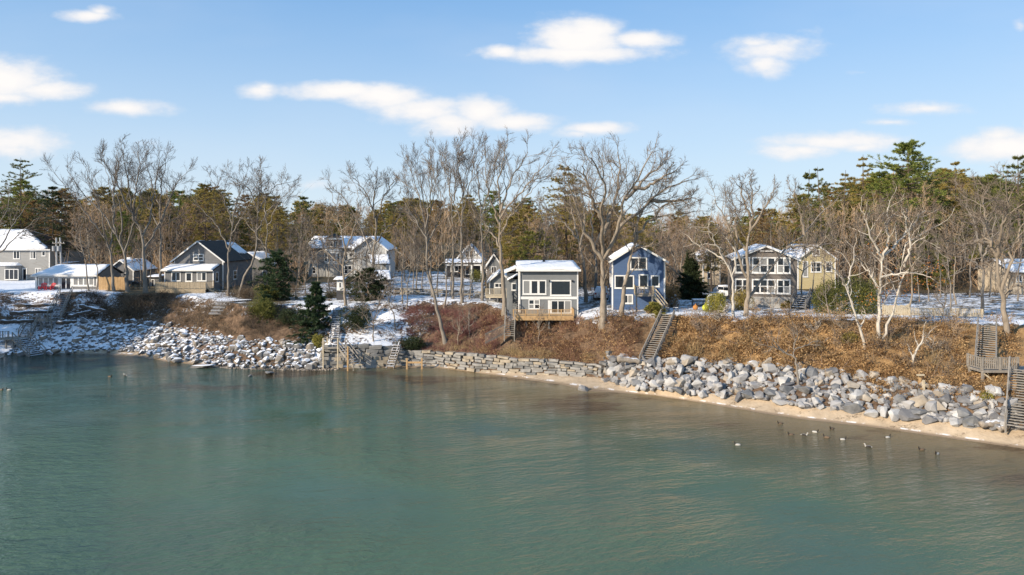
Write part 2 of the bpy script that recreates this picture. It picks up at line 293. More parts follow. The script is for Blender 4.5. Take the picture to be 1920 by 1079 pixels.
TOP = curve([(0,607,3.0),(60,607,3.0),(150,600,3.2),(250,605,3.0),(320,614,2.9),(370,620,2.8),(450,640,2.4),(560,647,2.3),(600,648,2.2)],
    left=[(-400,-50,3),(-120,-8,3),(-92,24,3),(-80,56,3),(-74,72,3)], right=[])
_w = [(612,690,650),(690,689,651),(740,686,655),(760,684,660),(820,685,662),(889,696,665),(957,700,670),(1026,703,673),(1115,707.5,678)]
_toey = lambda X: np.interp(X, TOE[:, 0], TOE[:, 1])
wl = []
for px, pb, pt in _w:
    d = DZ(pb, .2); wl.append((WX(px, d), float(_toey(WX(px, d))) + 0.75, WZ(pt, d)))
TOP = np.array(list(map(tuple, TOP)) + wl + [tuple(r) for r in curve([(1142,672,2.5),(1200,680,2.6),(1300,682,2.7),(1400,686,2.8),(1500,695,2.9),(1600,705,2.9),(1700,722,2.9),(1800,735,2.9),(1890,745,2.9)])] + [(46,48,3),(62,34,3),(160,-5,3),(500,-40,3)])
TOP = TOP[np.argsort(TOP[:, 0])]
EDGE = curve([(0,548,6.6),(100,550,6.6),(250,552,6.5),(320,551,6.5),(420,566,6.3),(460,576,6.2),(520,572,6.2),(600,572,6.2),(650,575,6.2),(720,562,6.5),(800,562,6.5),(900,568,6.4),(940,580,6.2),(956,600,5.3),(1080,606,5.0),(1096,600,5.9),(1150,594,6.4),(1250,590,6.5),(1320,594,6.5),(1380,602,6.5),(1440,600,6.6),(1560,602,6.6),(1700,602,6.6),(1840,609,6.4),(1920,609,6.4)],
    left=[(-400,-35,6.5),(-120,0,6.5),(-94,32,6.5),(-84,64,6.5)], right=[(62,52,6.5),(90,30,6.5),(180,5,6.5),(500,-20,6.5)])
def knots(X):
    X = np.asarray(X, float); f = lambda C, k: np.interp(X, C[:, 0], C[:, k])
    ys = f(SHORE, 1); yt = np.maximum(f(TOE, 1), ys + .15); yp = np.maximum(f(TOP, 1), yt + .55); ye = np.maximum(f(EDGE, 1), yp + 2.5)
    zt, zp, ze = f(TOE, 2), f(TOP, 2), f(EDGE, 2); o = np.ones_like(X)
    Y = [ys - 30, ys - 6, ys, yt, yp, ye, ye + 4, np.maximum(ye + 30, 122 * o), np.maximum(ye + 60, 190 * o), np.maximum(ye + 200, 420 * o), 900 * o, 3500 * o]
    Z = [-4.5 * o, -.8 * o, 0 * o, zt, zp, ze, ze + .12, 6.9 * o, 8.0 * o, 15.5 * o, 20 * o, 20 * o]
    return np.stack(Y, -1), np.stack(Z, -1)
def _hash2(ix, iy):
    h = np.sin(ix * 127.1 + iy * 311.7) * 43758.5453; return h - np.floor(h)
def vnoise(x, y):
    x = np.asarray(x, float); y = np.asarray(y, float); ix = np.floor(x); iy = np.floor(y); fx = x - ix; fy = y - iy; fx = fx*fx*(3-2*fx); fy = fy*fy*(3-2*fy)
    return (_hash2(ix, iy)*(1-fx) + _hash2(ix+1, iy)*fx)*(1-fy) + (_hash2(ix, iy+1)*(1-fx) + _hash2(ix+1, iy+1)*fx)*fy
def ground(X, Y):
    X = np.atleast_1d(np.asarray(X, float)); Y = np.atleast_1d(np.asarray(Y, float)); KY, KZ = knots(X)
    z = KZ[:, 0].copy()
    for k in range(KY.shape[1] - 1):
        t = np.clip((Y - KY[:, k]) / (KY[:, k+1] - KY[:, k]), 0, 1); m = Y > KY[:, k]
        z = np.where(m, KZ[:, k] + t * (KZ[:, k+1] - KZ[:, k]), z)
    amp = np.clip((Y - KY[:, 4]) / 3, 0, 1) * np.clip((KY[:, 5] + 1 - Y) / 3, 0, 1)
    z = z + amp * ((vnoise(X*.45, Y*.45) - .5) * 1.25 + (vnoise(X*1.3+9, Y*1.3) - .5) * .35)
    z = z + np.clip((Y - KY[:, 5] - 3) / 10, 0, 1) * (vnoise(X*.15, Y*.15+5) - .5) * .35
    return z
def gz(x, y): return float(ground(x, y)[0])
def clear(p, q, gap=.12):
    p, q = Vector(p), Vector(q); eye = Vector((0, 0, EYE))
    for k in range(60):
        e = 1 - .002 * k; a, b = eye + (p - eye) * e, eye + (q - eye) * e; c = [a.lerp(b, i / 12) for i in range(13)]
        g = ground([v.x for v in c], [v.y for v in c])
        if all(v.z - gg > gap for v, gg in zip(c[1:-1], g[1:-1])): break
    return a, b
def make_land():
    xs = np.concatenate([[-900, -500, -300, -220, -170], np.arange(-140, -86, 2.0), np.arange(-86, 66, 0.4), np.arange(66, 130, 2.0), [150, 200, 300, 500, 900]])
    KY, _ = knots(xs)
    segs = [(0, 6), (1, 10), (2, 8), (3, 8), (4, 26), (5, 10), (6, 40), (7, 14), (8, 12), (9, 5), (10, 5)]
    def sheet(name, which, mat, lift=0):
        rows = []
        for k, n in segs:
            if k in which: rows += [(k, i / n) for i in range(n)]
        rows.append((max(which), 1.0))
        Y = np.stack([KY[:, k] + t * (KY[:, k+1] - KY[:, k]) for k, t in rows]); X = np.broadcast_to(xs, Y.shape)
        Z = ground(X.ravel(), Y.ravel()).reshape(Y.shape); nr, nc = Y.shape
        if name == 'beach': Z = Z + (vnoise(X*.8, Y*1.6) - .5) * .07
        V = np.stack([X, Y, Z], -1).reshape(-1, 3); i = np.arange(nr*nc).reshape(nr, nc)
        q = np.stack([i[:-1, :-1], i[:-1, 1:], i[1:, 1:], i[1:, :-1]], -1).reshape(-1, 4)
        Xf, Yf = V[:, 0], V[:, 1]; px = PCX + FOC * Xf / np.maximum(Yf, 5)
        kf, _z = knots(Xf)
        attrs = {'wet': np.clip(1 - (V[:, 2]) / .42, 0, 1)}
        sn = np.interp(px, [-200, 100, 240, 300, 430, 520, 640, 740, 800, 860, 960, 1100, 1300, 1900], [.57, .57, .53, .50, .50, .53, .60, .62, .50, .37, .32, .30, .27, .25])
        sn = sn + np.clip((Yf - kf[:, 5] + 2) / 3, 0, 1) * (0.66 - sn)
        lim = np.where(px < 115, 136, 0) + np.where(px < 115, 0, 1) * np.where((px > 730) & (px < 910), 150, np.where((px > 1690) & (px < 1930), 98, np.where((px > 560) & (px < 730), 118, np.where((px > 1240) & (px < 1400), 96, 103)))) + (vnoise(Xf * .2, Yf * .2) - .5) * 16
        sn = sn + .08 * (px < 610) * (Yf < kf[:, 4]) - .16 * np.exp(-((px - 490) / 60) ** 2) - np.clip((Yf - kf[:, 5] - 1) / 6, 0, 1) * np.where(px < 300, -.05, .07) - np.clip((Yf - lim) / 8, 0, 1) * .55
        attrs['snow'] = sn; attrs['gold'] = np.clip((px - 1150) / 200, 0, 1) * np.clip((Yf - kf[:, 4] + .4) / .8, 0, 1)
        o = mobj(name, np_mesh(name, V, [q], True, attrs), mat); tag(o, kind='structure'); return o
    # sand
    m, N, L, bs = _new('sand'); at = N.new('ShaderNodeAttribute'); at.attribute_name = 'wet'
    n = tex(N, L, 'noise', 0.9, 6, 0.7, coord='World'); n2 = tex(N, L, 'noise', 7, 4, 0.7, coord='World'); n3 = tex(N, L, 'noise', 0.75, 6, 0.75, coord='World', stretch=(.55, 2.2, 1))
    c = ramp(N, L, n.outputs['Fac'], [(0.3, (0.36, 0.275, 0.185)), (0.7, (0.55, 0.435, 0.305))])
    wr = math_(N, L, 'MULTIPLY', smooth_range(N, L, n3.outputs['Fac'], 0.53, 0.62), smooth_range(N, L, n2.outputs['Fac'], 0.42, 0.62))
    c = mix(N, L, math_(N, L, 'MULTIPLY', wr, 0.8), c, (0.07, 0.042, 0.022))
    wv = math_(N, L, 'ADD', at.outputs['Fac'], math_(N, L, 'MULTIPLY', math_(N, L, 'SUBTRACT', n.outputs['Fac'], 0.5), 0.5))
    wet = smooth_range(N, L, wv, 0.5, 0.9)
    ice = math_(N, L, 'MULTIPLY', math_(N, L, 'MULTIPLY', smooth_range(N, L, at.outputs['Fac'], 0.5, 0.6), smooth_range(N, L, at.outputs['Fac'], 0.78, 0.68)), smooth_range(N, L, n.outputs['Fac'], 0.5, 0.6))
    c = mix(N, L, math_(N, L, 'MULTIPLY', wet, 0.75), c, (0.17, 0.12, 0.075)); c = mix(N, L, math_(N, L, 'MULTIPLY', ice, 0.75), c, (0.78, 0.78, 0.79)); L.new(c, bs.inputs['Base Color'])
    L.new(math_(N, L, 'SUBTRACT', 0.95, math_(N, L, 'MULTIPLY', wet, 0.55)), bs.inputs['Roughness'])
    bump(N, L, bs, math_(N, L, 'ADD', n.outputs['Fac'], math_(N, L, 'MULTIPLY', n2.outputs['Fac'], 0.3)), 0.12)
    # bluff soil and leaf litter under patchy snow; lawn under snow
    for nm, soil in (('bluff_soil', [(0.28, (0.035, 0.022, 0.014)), (0.5, (0.13, 0.085, 0.055)), (0.72, (0.26, 0.175, 0.11))]), ('lawn_snow', [(0.3, (0.075, 0.06, 0.035)), (0.7, (0.16, 0.125, 0.075))])):
        m, N, L, bs = _new(nm); a = N.new('ShaderNodeAttribute'); a.attribute_name = 'snow'; g = N.new('ShaderNodeAttribute'); g.attribute_name = 'gold'
        n = tex(N, L, 'noise', 2.6, 6, 0.75, coord='World'); c = ramp(N, L, n.outputs['Fac'], soil)
        gold = ramp(N, L, n.outputs['Fac'], [(0.3, (0.16, 0.09, 0.04)), (0.7, (0.44, 0.28, 0.13))]); c = mix(N, L, g.outputs['Fac'], c, gold) if nm == 'bluff_soil' else c
        s1 = tex(N, L, 'noise', 0.55, 6, 0.7, coord='World', stretch=(.8, 1, 1.6)); s2 = tex(N, L, 'noise', 3.2, 6, 0.7, coord='World')
        v = math_(N, L, 'ADD', math_(N, L, 'MULTIPLY', s1.outputs['Fac'], 0.5), math_(N, L, 'MULTIPLY', s2.outputs['Fac'], 0.5))
        v = math_(N, L, 'ADD', v, math_(N, L, 'SUBTRACT', a.outputs['Fac'], 0.5)); f = smooth_range(N, L, v, 0.54, 0.62)
        c = mix(N, L, f, c, (0.83, 0.85, 0.89)); L.new(c, bs.inputs['Base Color']); bs.inputs['Roughness'].default_value = 0.9; bs.inputs['Specular IOR Level'].default_value = 0.15
        h = math_(N, L, 'ADD', math_(N, L, 'MULTIPLY', n.outputs['Fac'], 0.5), math_(N, L, 'MULTIPLY', f, 0.3)); bump(N, L, bs, h, 0.2)
    sheet('beach', (0, 1, 2), MAT['sand']); sheet('bluff', (3, 4), MAT['bluff_soil']); sheet('snowy_ground', (5, 6, 7, 8, 9, 10), MAT['lawn_snow'])
    # water: tint follows the depth of the bottom below it
    xs = np.concatenate([[-900, -500, -300], np.arange(-200, 121, 2.0), [160, 300, 500, 900]]); ysn = np.concatenate([[-300, -150, -60], np.arange(-30, 100, 1.0)])
    X, Y = np.meshgrid(xs, ysn); nr, nc = X.shape; i = np.arange(nr*nc).reshape(nr, nc)
    keep = (Y < np.interp(X, SHORE[:, 0], SHORE[:, 1]) + 5)
    q = np.stack([i[:-1, :-1], i[:-1, 1:], i[1:, 1:], i[1:, :-1]], -1).reshape(-1, 4); q = q[keep.ravel()[q].all(1)]
    dist = np.interp(X, SHORE[:, 0], SHORE[:, 1]) - Y
    V = np.stack([X.ravel(), Y.ravel(), 0 * X.ravel()], -1)
    m, N, L, bs = _new('sea_water'); a = N.new('ShaderNodeAttribute'); a.attribute_name = 'offshore'
    n = tex(N, L, 'noise', 0.10, 5, 0.6, coord='World', stretch=(.7, 1.3, 1)); n2 = tex(N, L, 'noise', 0.035, 3, 0.5, coord='World')
    dv = math_(N, L, 'ADD', a.outputs['Fac'], math_(N, L, 'MULTIPLY', math_(N, L, 'SUBTRACT', n.outputs['Fac'], 0.5), 11.0))
    wa = N.new('ShaderNodeAttribute'); wa.attribute_name = 'sandy'; dq = math_(N, L, 'DIVIDE', dv, 30.0); dq1 = math_(N, L, 'DIVIDE', dv, 29.0)
    c1 = ramp(N, L, dq1, [(0.0, (0.20, 0.155, 0.085)), (0.26, (0.098, 0.086, 0.044)), (0.5, (0.072, 0.096, 0.056)), (0.85, (0.068, 0.120, 0.070)), (1.0, (0.078, 0.132, 0.080))])
    c2 = ramp(N, L, dq, [(0.0, (0.075, 0.080, 0.060)), (0.2, (0.042, 0.066, 0.048)), (0.5, (0.046, 0.100, 0.070)), (0.85, (0.068, 0.120, 0.070)), (1.0, (0.078, 0.132, 0.080))])
    c = mix(N, L, wa.outputs['Fac'], c2, c1)
    c = mix(N, L, smooth_range(N, L, n2.outputs['Fac'], 0.42, 0.62, 0, 0.6), c, (0.058, 0.102, 0.078))
    weed = math_(N, L, 'MULTIPLY', smooth_range(N, L, n.outputs['Fac'], 0.52, 0.6), smooth_range(N, L, a.outputs['Fac'], 15.0, 8.0, 0, 0.75))
    c = mix(N, L, weed, c, (0.055, 0.030, 0.014)); L.new(c, bs.inputs['Base Color'])
    bs.inputs['IOR'].default_value = 1.33; bs.inputs['Roughness'].default_value = 0.04
    g = N.new('ShaderNodeNewGeometry'); rot = N.new('ShaderNodeVectorRotate'); rot.rotation_type = 'Z_AXIS'; rot.inputs['Angle'].default_value = rad(-16); L.new(g.outputs['Position'], rot.inputs['Vector'])
    w1 = tex(N, L, 'noise', 0.42, 3, 0.55, vec=rot.outputs[0], stretch=(.45, 1.7, 1)); w2 = tex(N, L, 'noise', 1.9, 4, 0.6, vec=rot.outputs[0], stretch=(.6, 1.5, 1)); w3 = tex(N, L, 'noise', 7, 3, 0.6, vec=rot.outputs[0], stretch=(.7, 1.4, 1))
    calm = tex(N, L, 'noise', 0.05, 3, 0.5, coord='World', stretch=(1, 1.6, 1)); cf = smooth_range(N, L, calm.outputs['Fac'], 0.35, 0.65, 0.3, 1.9)
    h = math_(N, L, 'ADD', math_(N, L, 'MULTIPLY', w1.outputs['Fac'], 0.6), math_(N, L, 'ADD', math_(N, L, 'MULTIPLY', w2.outputs['Fac'], 0.42), math_(N, L, 'MULTIPLY', w3.outputs['Fac'], 0.09)))
    bump(N, L, bs, math_(N, L, 'MULTIPLY', h, cf), 0.30, 0.85)
    o = mobj('water', np_mesh('water', V, [q], True, {'offshore': dist.ravel(), 'sandy': np.clip((X.ravel() + 22) / 14, 0, 1)}), m); tag(o, kind='structure')
make_land()
# ---------------------------------------------------------------- vegetation builders
def nrm(a): return a / np.maximum(np.linalg.norm(a, axis=-1, keepdims=True), 1e-9)
class Soup:
    """collects tubes, spikes and leaves as one vertex/face soup"""
    def __init__(s): s.V = []; s.Q = []; s.T = []; s.n = 0
    def add(s, V, Q=None, T=None):
        V = V.reshape(-1, 3)
        if Q is not None and len(Q): s.Q.append(Q + s.n)
        if T is not None and len(T): s.T.append(T + s.n)
        s.V.append(V); s.n += len(V)
    def tubes(s, P, Rr, k):
        """P (n,s,3) centre lines, Rr (n,s) radii, k sides"""
        n, S, _ = P.shape
        if n == 0: return
        T = np.empty_like(P); T[:, 1:-1] = P[:, 2:] - P[:, :-2]; T[:, 0] = P[:, 1] - P[:, 0]; T[:, -1] = P[:, -1] - P[:, -2]; T = nrm(T)
        ref = np.where(np.abs(T[:, :1, 2:3]) > 0.9, np.array([1., 0, 0]), np.array([0, 0, 1.])); ref = np.broadcast_to(ref, T.shape)
        u = nrm(np.cross(T, ref)); v = np.cross(T, u); a = np.arange(k) * 2 * np.pi / k
        V = P[:, :, None, :] + Rr[:, :, None, None] * (np.cos(a)[None, None, :, None] * u[:, :, None, :] + np.sin(a)[None, None, :, None] * v[:, :, None, :])
        i = np.arange(n * S * k).reshape(n, S, k); j = np.roll(i, -1, axis=2)
        Q = np.stack([i[:, :-1], j[:, :-1], j[:, 1:], i[:, 1:]], -1).reshape(-1, 4); s.add(V, Q)
    def spikes(s, A, B, r, k=3):
        """pointed twigs from A to B"""
        n = len(A)
        if n == 0: return
        T = nrm(B - A); ref = np.where(np.abs(T[:, 2:3]) > 0.9, np.array([1., 0, 0]), np.array([0, 0, 1.])); u = nrm(np.cross(T, ref)); v = np.cross(T, u); a = np.arange(k) * 2 * np.pi / k
        ring = A[:, None] + np.asarray(r).reshape(-1, 1, 1) * (np.cos(a)[None, :, None] * u[:, None] + np.sin(a)[None, :, None] * v[:, None])
        V = np.concatenate([ring, B[:, None]], 1); i = np.arange(n) * (k + 1)
        Tt = np.concatenate([np.stack([i + q, i + (q + 1) % k, i + k], -1) for q in range(k)]); s.add(V, None, Tt)
    def blades(s, A, B, w, side=None, rg=None):
        """flat pointed needles or leaves from A to B, width w"""
        n = len(A); T = nrm(B - A)
        if side is None: side = (rg or rng).normal(size=(n, 3))
        u = nrm(np.cross(T, side)) * np.asarray(w).reshape(-1, 1) * .6; mid = A + (B - A) * .3
        V = np.stack([A - u * .25, B, mid + u], 1); i = np.arange(n)[:, None] * 3 + np.arange(3)[None]; s.add(V, None, i)
    def mesh(s, name, smooth=False):
        return np_mesh(name, np.concatenate(s.V), [np.concatenate(s.Q) if s.Q else np.zeros((0, 4), int), np.concatenate(s.T) if s.T else np.zeros((0, 3), int)], smooth)
def walk(rg, P0, D, Ln, S, wander, trop):
    pts = [P0]; d = nrm(D); tr = np.array([0, 0, trop])
    for i in range(S):
        d = nrm(d + wander * rg.normal(size=d.shape) + tr); pts.append(pts[-1] + d * (Ln / S)[:, None])
    return np.stack(pts, 1)
def sprout(rg, P, Rr, Ln, n, t0, t1, ang, ratio, rmul, rmax, S, wander, trop, tip=True, flat=1.0):
    """n children on every polyline of P; returns their polylines, radii, lengths"""
    N, K, _ = P.shape
    t = (np.arange(n)[None] + rg.random((N, n))) / n * (t1 - t0) + t0
    if tip: t[:, -1] = 0.97
    f = np.clip(t * (K - 1), 0, K - 1.001); i = f.astype(int); w = (f - i)[..., None]; r = np.arange(N)[:, None]
    pos = P[r, i] * (1 - w) + P[r, i+1] * w; tan = nrm(P[r, i+1] - P[r, i]); loc = Rr[r, i] * (1 - w[..., 0]) + Rr[r, i+1] * w[..., 0]
    rv = rg.normal(size=tan.shape); rv[..., 2] *= flat; pr = nrm(rv - (rv * tan).sum(-1, keepdims=True) * tan)
    a = rg.normal(ang, ang * .25, size=t.shape)
    if tip: a[:, -1] *= .35
    d = np.cos(a)[..., None] * tan + np.sin(a)[..., None] * pr
    L2 = Ln[:, None] * ratio * (1.15 - .5 * t) * rg.uniform(.65, 1.25, t.shape); r0 = np.minimum(loc * rmul, rmax) * rg.uniform(.75, 1.1, t.shape)
    pos, d, L2, r0 = pos.reshape(-1, 3), d.reshape(-1, 3), L2.ravel(), r0.ravel()
    P2 = walk(rg, pos, d, L2, S, wander, trop); R2 = r0[:, None] * np.linspace(1, .42, S + 1)[None]
    return P2, R2, L2
def resample(pts, S):
    p = np.array(pts, float); q = [p[0]]
    ext = np.vstack([2*p[0]-p[1], p, 2*p[-1]-p[-2]]); out = []
    for i in range(len(p) - 1):
        p0, p1, p2, p3 = ext[i], ext[i+1], ext[i+2], ext[i+3]
        for t in np.linspace(0, 1, 8, endpoint=False): out.append(.5*((2*p1)+(-p0+p2)*t+(2*p0-5*p1+4*p2-p3)*t*t+(-p0+3*p1-3*p2+p3)*t**3))
    out.append(p[-1]); out = np.array(out); s = np.concatenate([[0], np.cumsum(np.linalg.norm(np.diff(out, axis=0), axis=1))]); u = np.linspace(0, s[-1], S + 1)
    return np.stack([np.interp(u, s, out[:, k]) for k in range(3)], -1), s[-1]
def bare_meshes(seed, limbs, n1=7, n2=7, n3=6, n4=4, len1=.42, t0=.3, up=.10, twig=.016, wig=.19, ang=.75):
    """limbs: list of (points, r0, r1); the first is the trunk. returns wood mesh, twig mesh"""
    rg = np.random.default_rng(seed); S0 = 14
    P, Rr, Ln = [], [], []
    for k, (pts, r0, r1) in enumerate(limbs):
        p, l = resample(pts, S0); t = np.linspace(0, 1, S0 + 1)
        p[1:-1] += rg.normal(size=(S0-1, 3)) * (.05 if k == 0 else .09) * min(1, l / 6)
        r = r0 * (1 - t) + r1 * t
        if k == 0: r = r * (1 + .55 * np.exp(-t * 16))
        P.append(p); Rr.append(r); Ln.append(l)
    P, Rr, Ln = np.array(P), np.array(Rr), np.array(Ln)
    wood, tw = Soup(), Soup(); wood.tubes(P, Rr, 8)
    act = slice(1, None) if len(limbs) > 1 else slice(0, None)
    lo = np.full(len(P), t0)
    A = sprout(rg, P[act], Rr[act], np.minimum(Ln[act], 9), n1, t0, 1.0, ang, len1, .6, .055, 7, wig, up)
    if len(limbs) > 1:
        B = sprout(rg, P[:1], Rr[:1], np.minimum(Ln[:1], 7), 4, .55, 1.0, ang, len1, .5, .06, 7, wig, up); A = tuple(np.concatenate([a, b]) for a, b in zip(A, B))
    A = (A[0], np.maximum(A[1], twig * 1.25), A[2]); wood.tubes(A[0], A[1], 5)
    B = sprout(rg, *A, n2, .22, 1.0, ang * .95, .52, .62, .038, 4, wig * 1.2, up * .9); B = (B[0], np.maximum(B[1], twig), B[2]); tw.tubes(B[0], B[1], 3)
    C = sprout(rg, *B, n3, .2, 1.0, ang * .85, .55, .7, .022, 1, wig * 1.1, up * .8); C = (C[0], np.maximum(C[1], twig * .75), C[2]); tw.spikes(C[0][:, 0], C[0][:, -1], C[1][:, 0] * 1.15)
    if n4:
        E = sprout(rg, *C, n4, .25, 1.0, ang * .75, .6, .8, .014, 1, .1, up); tw.blades(E[0][:, 0], E[0][:, -1], np.full(len(E[0]), twig * 1.5), rg=rg)
    return wood.mesh('trunk', True), tw.mesh('crown', False)
def put_tree(name, label, meshes, loc, mats, group=None, cat='tree', scale=1.0, rz=0.0, parts=('trunk', 'crown')):
    t = thing(name, label, cat, loc, rz, group); t.scale = (scale,) * 3
    for me, m, nm in zip(meshes, mats, parts): mobj(nm, me, MAT[m] if isinstance(m, str) else m, t)
    return t
def auto_limbs(seed, h, lean=0.0, spread=.5, r=.22, n=5, fork=.4):
    """a trunk that forks into n rising limbs"""
    rg = np.random.default_rng(seed); a0 = rg.uniform(0, 6.28)
    top = np.array([lean * math.cos(a0), lean * math.sin(a0), h * .9]); mid = top * fork + rg.normal(size=3) * [.2, .2, 0]
    limbs = [([(0, 0, -.4), tuple(mid * .5 + rg.normal(size=3) * [.12, .12, 0]), tuple(mid), tuple(mid * .45 + top * .55 + rg.normal(size=3) * [.3, .3, 0]), tuple(top)], r, r * .22)]
    for k in range(n):
        t = rg.uniform(.0, .55); b = mid * (1 - t) + top * t if k else mid; a = 6.283 * k / n + rg.uniform(-.5, .5); ln = h * rg.uniform(.32, .5) * (1 - .35 * t); s = spread * rg.uniform(.7, 1.25)
        d = np.array([math.cos(a) * s, math.sin(a) * s, 1.0]); d /= np.linalg.norm(d)
        e = b + d * ln; c = b + np.array([math.cos(a), math.sin(a), .75]) / 1.25 * ln * .45
        limbs.append(([tuple(b), tuple(c), tuple(e)], r * .55, r * .16))
    return limbs
def pine_meshes(seed, h, base=.3, width=4.5, n_whorl=16, per=5, droop=-.04, rise=.16, tuft=.34, wide=.1, cone=False, dens=1.0, sparse=.12, r=.26, nb=6):
    """white-pine like: layered plumes; cone=True gives a spruce"""
    rg = np.random.default_rng(seed); wood, fol = Soup(), Soup(); S = 10
    tr = walk(rg, np.array([[0, 0, -.3]]), np.array([[0, 0, 1.]]), np.array([h + .3]), S, .025, .05); tr[0, :, :2] *= .6
    rr = np.linspace(r, .03, S + 1)[None]; wood.tubes(tr, rr, 7)
    st, di, ln = [], [], []
    for k in range(n_whorl):
        t = base + (1 - base) * (k + rg.uniform(-.35, .35)) / n_whorl; t = min(max(t, base), .985); u = (t - base) / (1 - base)
        prof = (1 - u) ** .9 if cone else min(1, .45 + 1.6 * u) * (1 - u ** 2.2) ** .75
        f = t * S; i = min(int(f), S - 1); p = tr[0, i] * (1 - f + i) + tr[0, i+1] * (f - i); a0 = rg.uniform(0, 6.28)
        for q in range(per):
            if rg.random() < sparse: continue
            a = a0 + 6.283 * q / per + rg.uniform(-.3, .3); L = max(.35, width * prof * rg.uniform(.55, 1.15)); el = (-.25 + .5 * u if cone else rg.uniform(-.05, .22) + .5 * u ** 3)
            st.append(p); di.append((math.cos(a) * math.cos(el), math.sin(a) * math.cos(el), math.sin(el))); ln.append(L)
    st, di, ln = np.array(st), np.array(di), np.array(ln)
    B = walk(rg, st, di, ln, 6, .07, droop if not cone else .03); RB = np.linspace(1, .3, 7)[None] * np.clip(ln * .017, .02, .07)[:, None]; wood.tubes(B, RB, 4)
    ns = 6
    C = sprout(rg, B, RB, ln, ns, .25, 1.0, .85, .30, .6, .02, 3, .09, rise * .5 if not cone else -.05, True, .25); wood.spikes(C[0][:, 0], C[0][:, -1], np.maximum(C[1][:, 0], .012))
    P = C[0]; n, K, _ = P.shape; m = max(2, int(6 * dens))
    t = rg.uniform(.15, 1.0, (n, m)); f = t * (K - 1) * .999; i = f.astype(int); w = (f - i)[..., None]; rI = np.arange(n)[:, None]
    pos = (P[rI, i] * (1 - w) + P[rI, i+1] * w).reshape(-1, 3); tan = nrm(P[rI, i+1] - P[rI, i]).reshape(-1, 3)
    A = np.repeat(pos, nb, 0); d = nrm(np.repeat(tan, nb, 0) * .55 + rg.normal(size=(len(A), 3)) * [.75, .75, .5] + [0, 0, .28 if not cone else .0])
    fol.blades(A, A + d * (tuft * rg.uniform(.6, 1.25, (len(A), 1))), np.full(len(A), wide), rg=rg)
    return wood.mesh('trunk', True), fol.mesh('crown', False)
def bush_meshes(seed, rx, ry, rz, n=2600, leaf=.13, wide=.09, lobes=9, stems=9, stemr=.03):
    """leafy shrub: short twigs with leaves spread through lobes of its volume"""
    rg = np.random.default_rng(seed); wood, fol = Soup(), Soup()
    c = rg.normal(size=(lobes, 3)); c = nrm(c) * rg.uniform(.25, .75, (lobes, 1)); c[:, 2] = np.abs(c[:, 2]) * .9 + .1; c = c * [rx, ry, rz * .85] + [0, 0, rz * .12]
    k = rg.integers(0, lobes, n); d = nrm(rg.normal(size=(n, 3))); rad_ = rg.uniform(.5, 1.0, (n, 1)) ** .6 * np.array([rx, ry, rz]) * .46
    p = c[k] + d * rad_ * rg.uniform(.8, 1.1, (n, 1)); ok = p[:, 2] > .02; p, d = p[ok], d[ok]; n = len(p); nb = 3
    A = np.repeat(p, nb, 0); dd = nrm(np.repeat(d, nb, 0) * .6 + rg.normal(size=(n * nb, 3)) * .8 + [0, 0, .25]); fol.blades(A, A + dd * leaf * rg.uniform(.6, 1.3, (n * nb, 1)), np.full(n * nb, wide), rg=rg)
    e = c[rg.integers(0, lobes, stems)]; s0 = rg.normal(size=(stems, 3)) * [rx * .08, ry * .08, 0] - [0, 0, .25]
    P = np.stack([s0, s0 * .5 + e * .5 + rg.normal(size=(stems, 3)) * .08, e], 1); wood.tubes(P, np.linspace(1, .35, 3)[None] * np.full((stems, 1), stemr), 5)
    return wood.mesh('stems', True), fol.mesh('foliage', False)
def brush(name, label, cat, pts, mat, stems=26, hgt=1.1, r=.014, leaves=0, leafmat=None, leaf=.16, seed=1, spread=.75, lw=.6):
    """a thicket nobody could count: bent bare stems (and dry leaves) from many roots; one object of kind stuff"""
    rg = np.random.default_rng(seed); n = len(pts); s = Soup(); N = n * stems
    clump = .3 + 1.75 * vnoise(pts[:, 0] * .5 + seed, pts[:, 1] * .5) ** 1.6
    hs = np.repeat(rg.uniform(.55, 1.25, n) * clump, stems) * hgt * rg.uniform(.5, 1.15, N)
    A = np.repeat(pts, stems, 0) + rg.normal(size=(N, 3)) * [.22, .22, .03] - [0, 0, .08]
    d = nrm(np.concatenate([rg.normal(size=(N, 2)) * spread, np.ones((N, 1))], 1)); P = walk(rg, A, d, hs, 2, .28, .02)
    s.tubes(P, np.linspace(1, .35, 3)[None] * np.full((N, 1), r), 3)
    f = rg.integers(1, 3, N); B0 = P[np.arange(N), f]; B1 = B0 + nrm(rg.normal(size=(N, 3)) + [0, 0, .5]) * (hs * .35)[:, None]; s.blades(B0, B1, np.full(N, r * 1.8), rg=rg)
    mats = [MAT[mat]]; o = mobj(name, s.mesh(name), mats); tag(o, label, cat, kind='stuff')
    if leaves:
        M = n * leaves; l = Soup(); q = np.repeat(pts, leaves, 0); hh = np.repeat(rg.uniform(.5, 1.2, n) * clump, leaves) * hgt
        p = q + np.concatenate([rg.normal(size=(M, 2)) * .5 * hgt, rg.uniform(.02, 1, (M, 1)) * hh[:, None] * .85], 1)
        dd = nrm(rg.normal(size=(M, 3)) + [0, 0, -.3]); l.blades(p, p + dd * leaf * rg.uniform(.6, 1.4, (M, 1)), leaf * lw * rg.uniform(.7, 1.3, M), rg=rg)
        lo = mobj('dry_leaves', l.mesh('dry_leaves'), MAT[leafmat or mat], o); lo['kind'] = 'stuff'
    return o
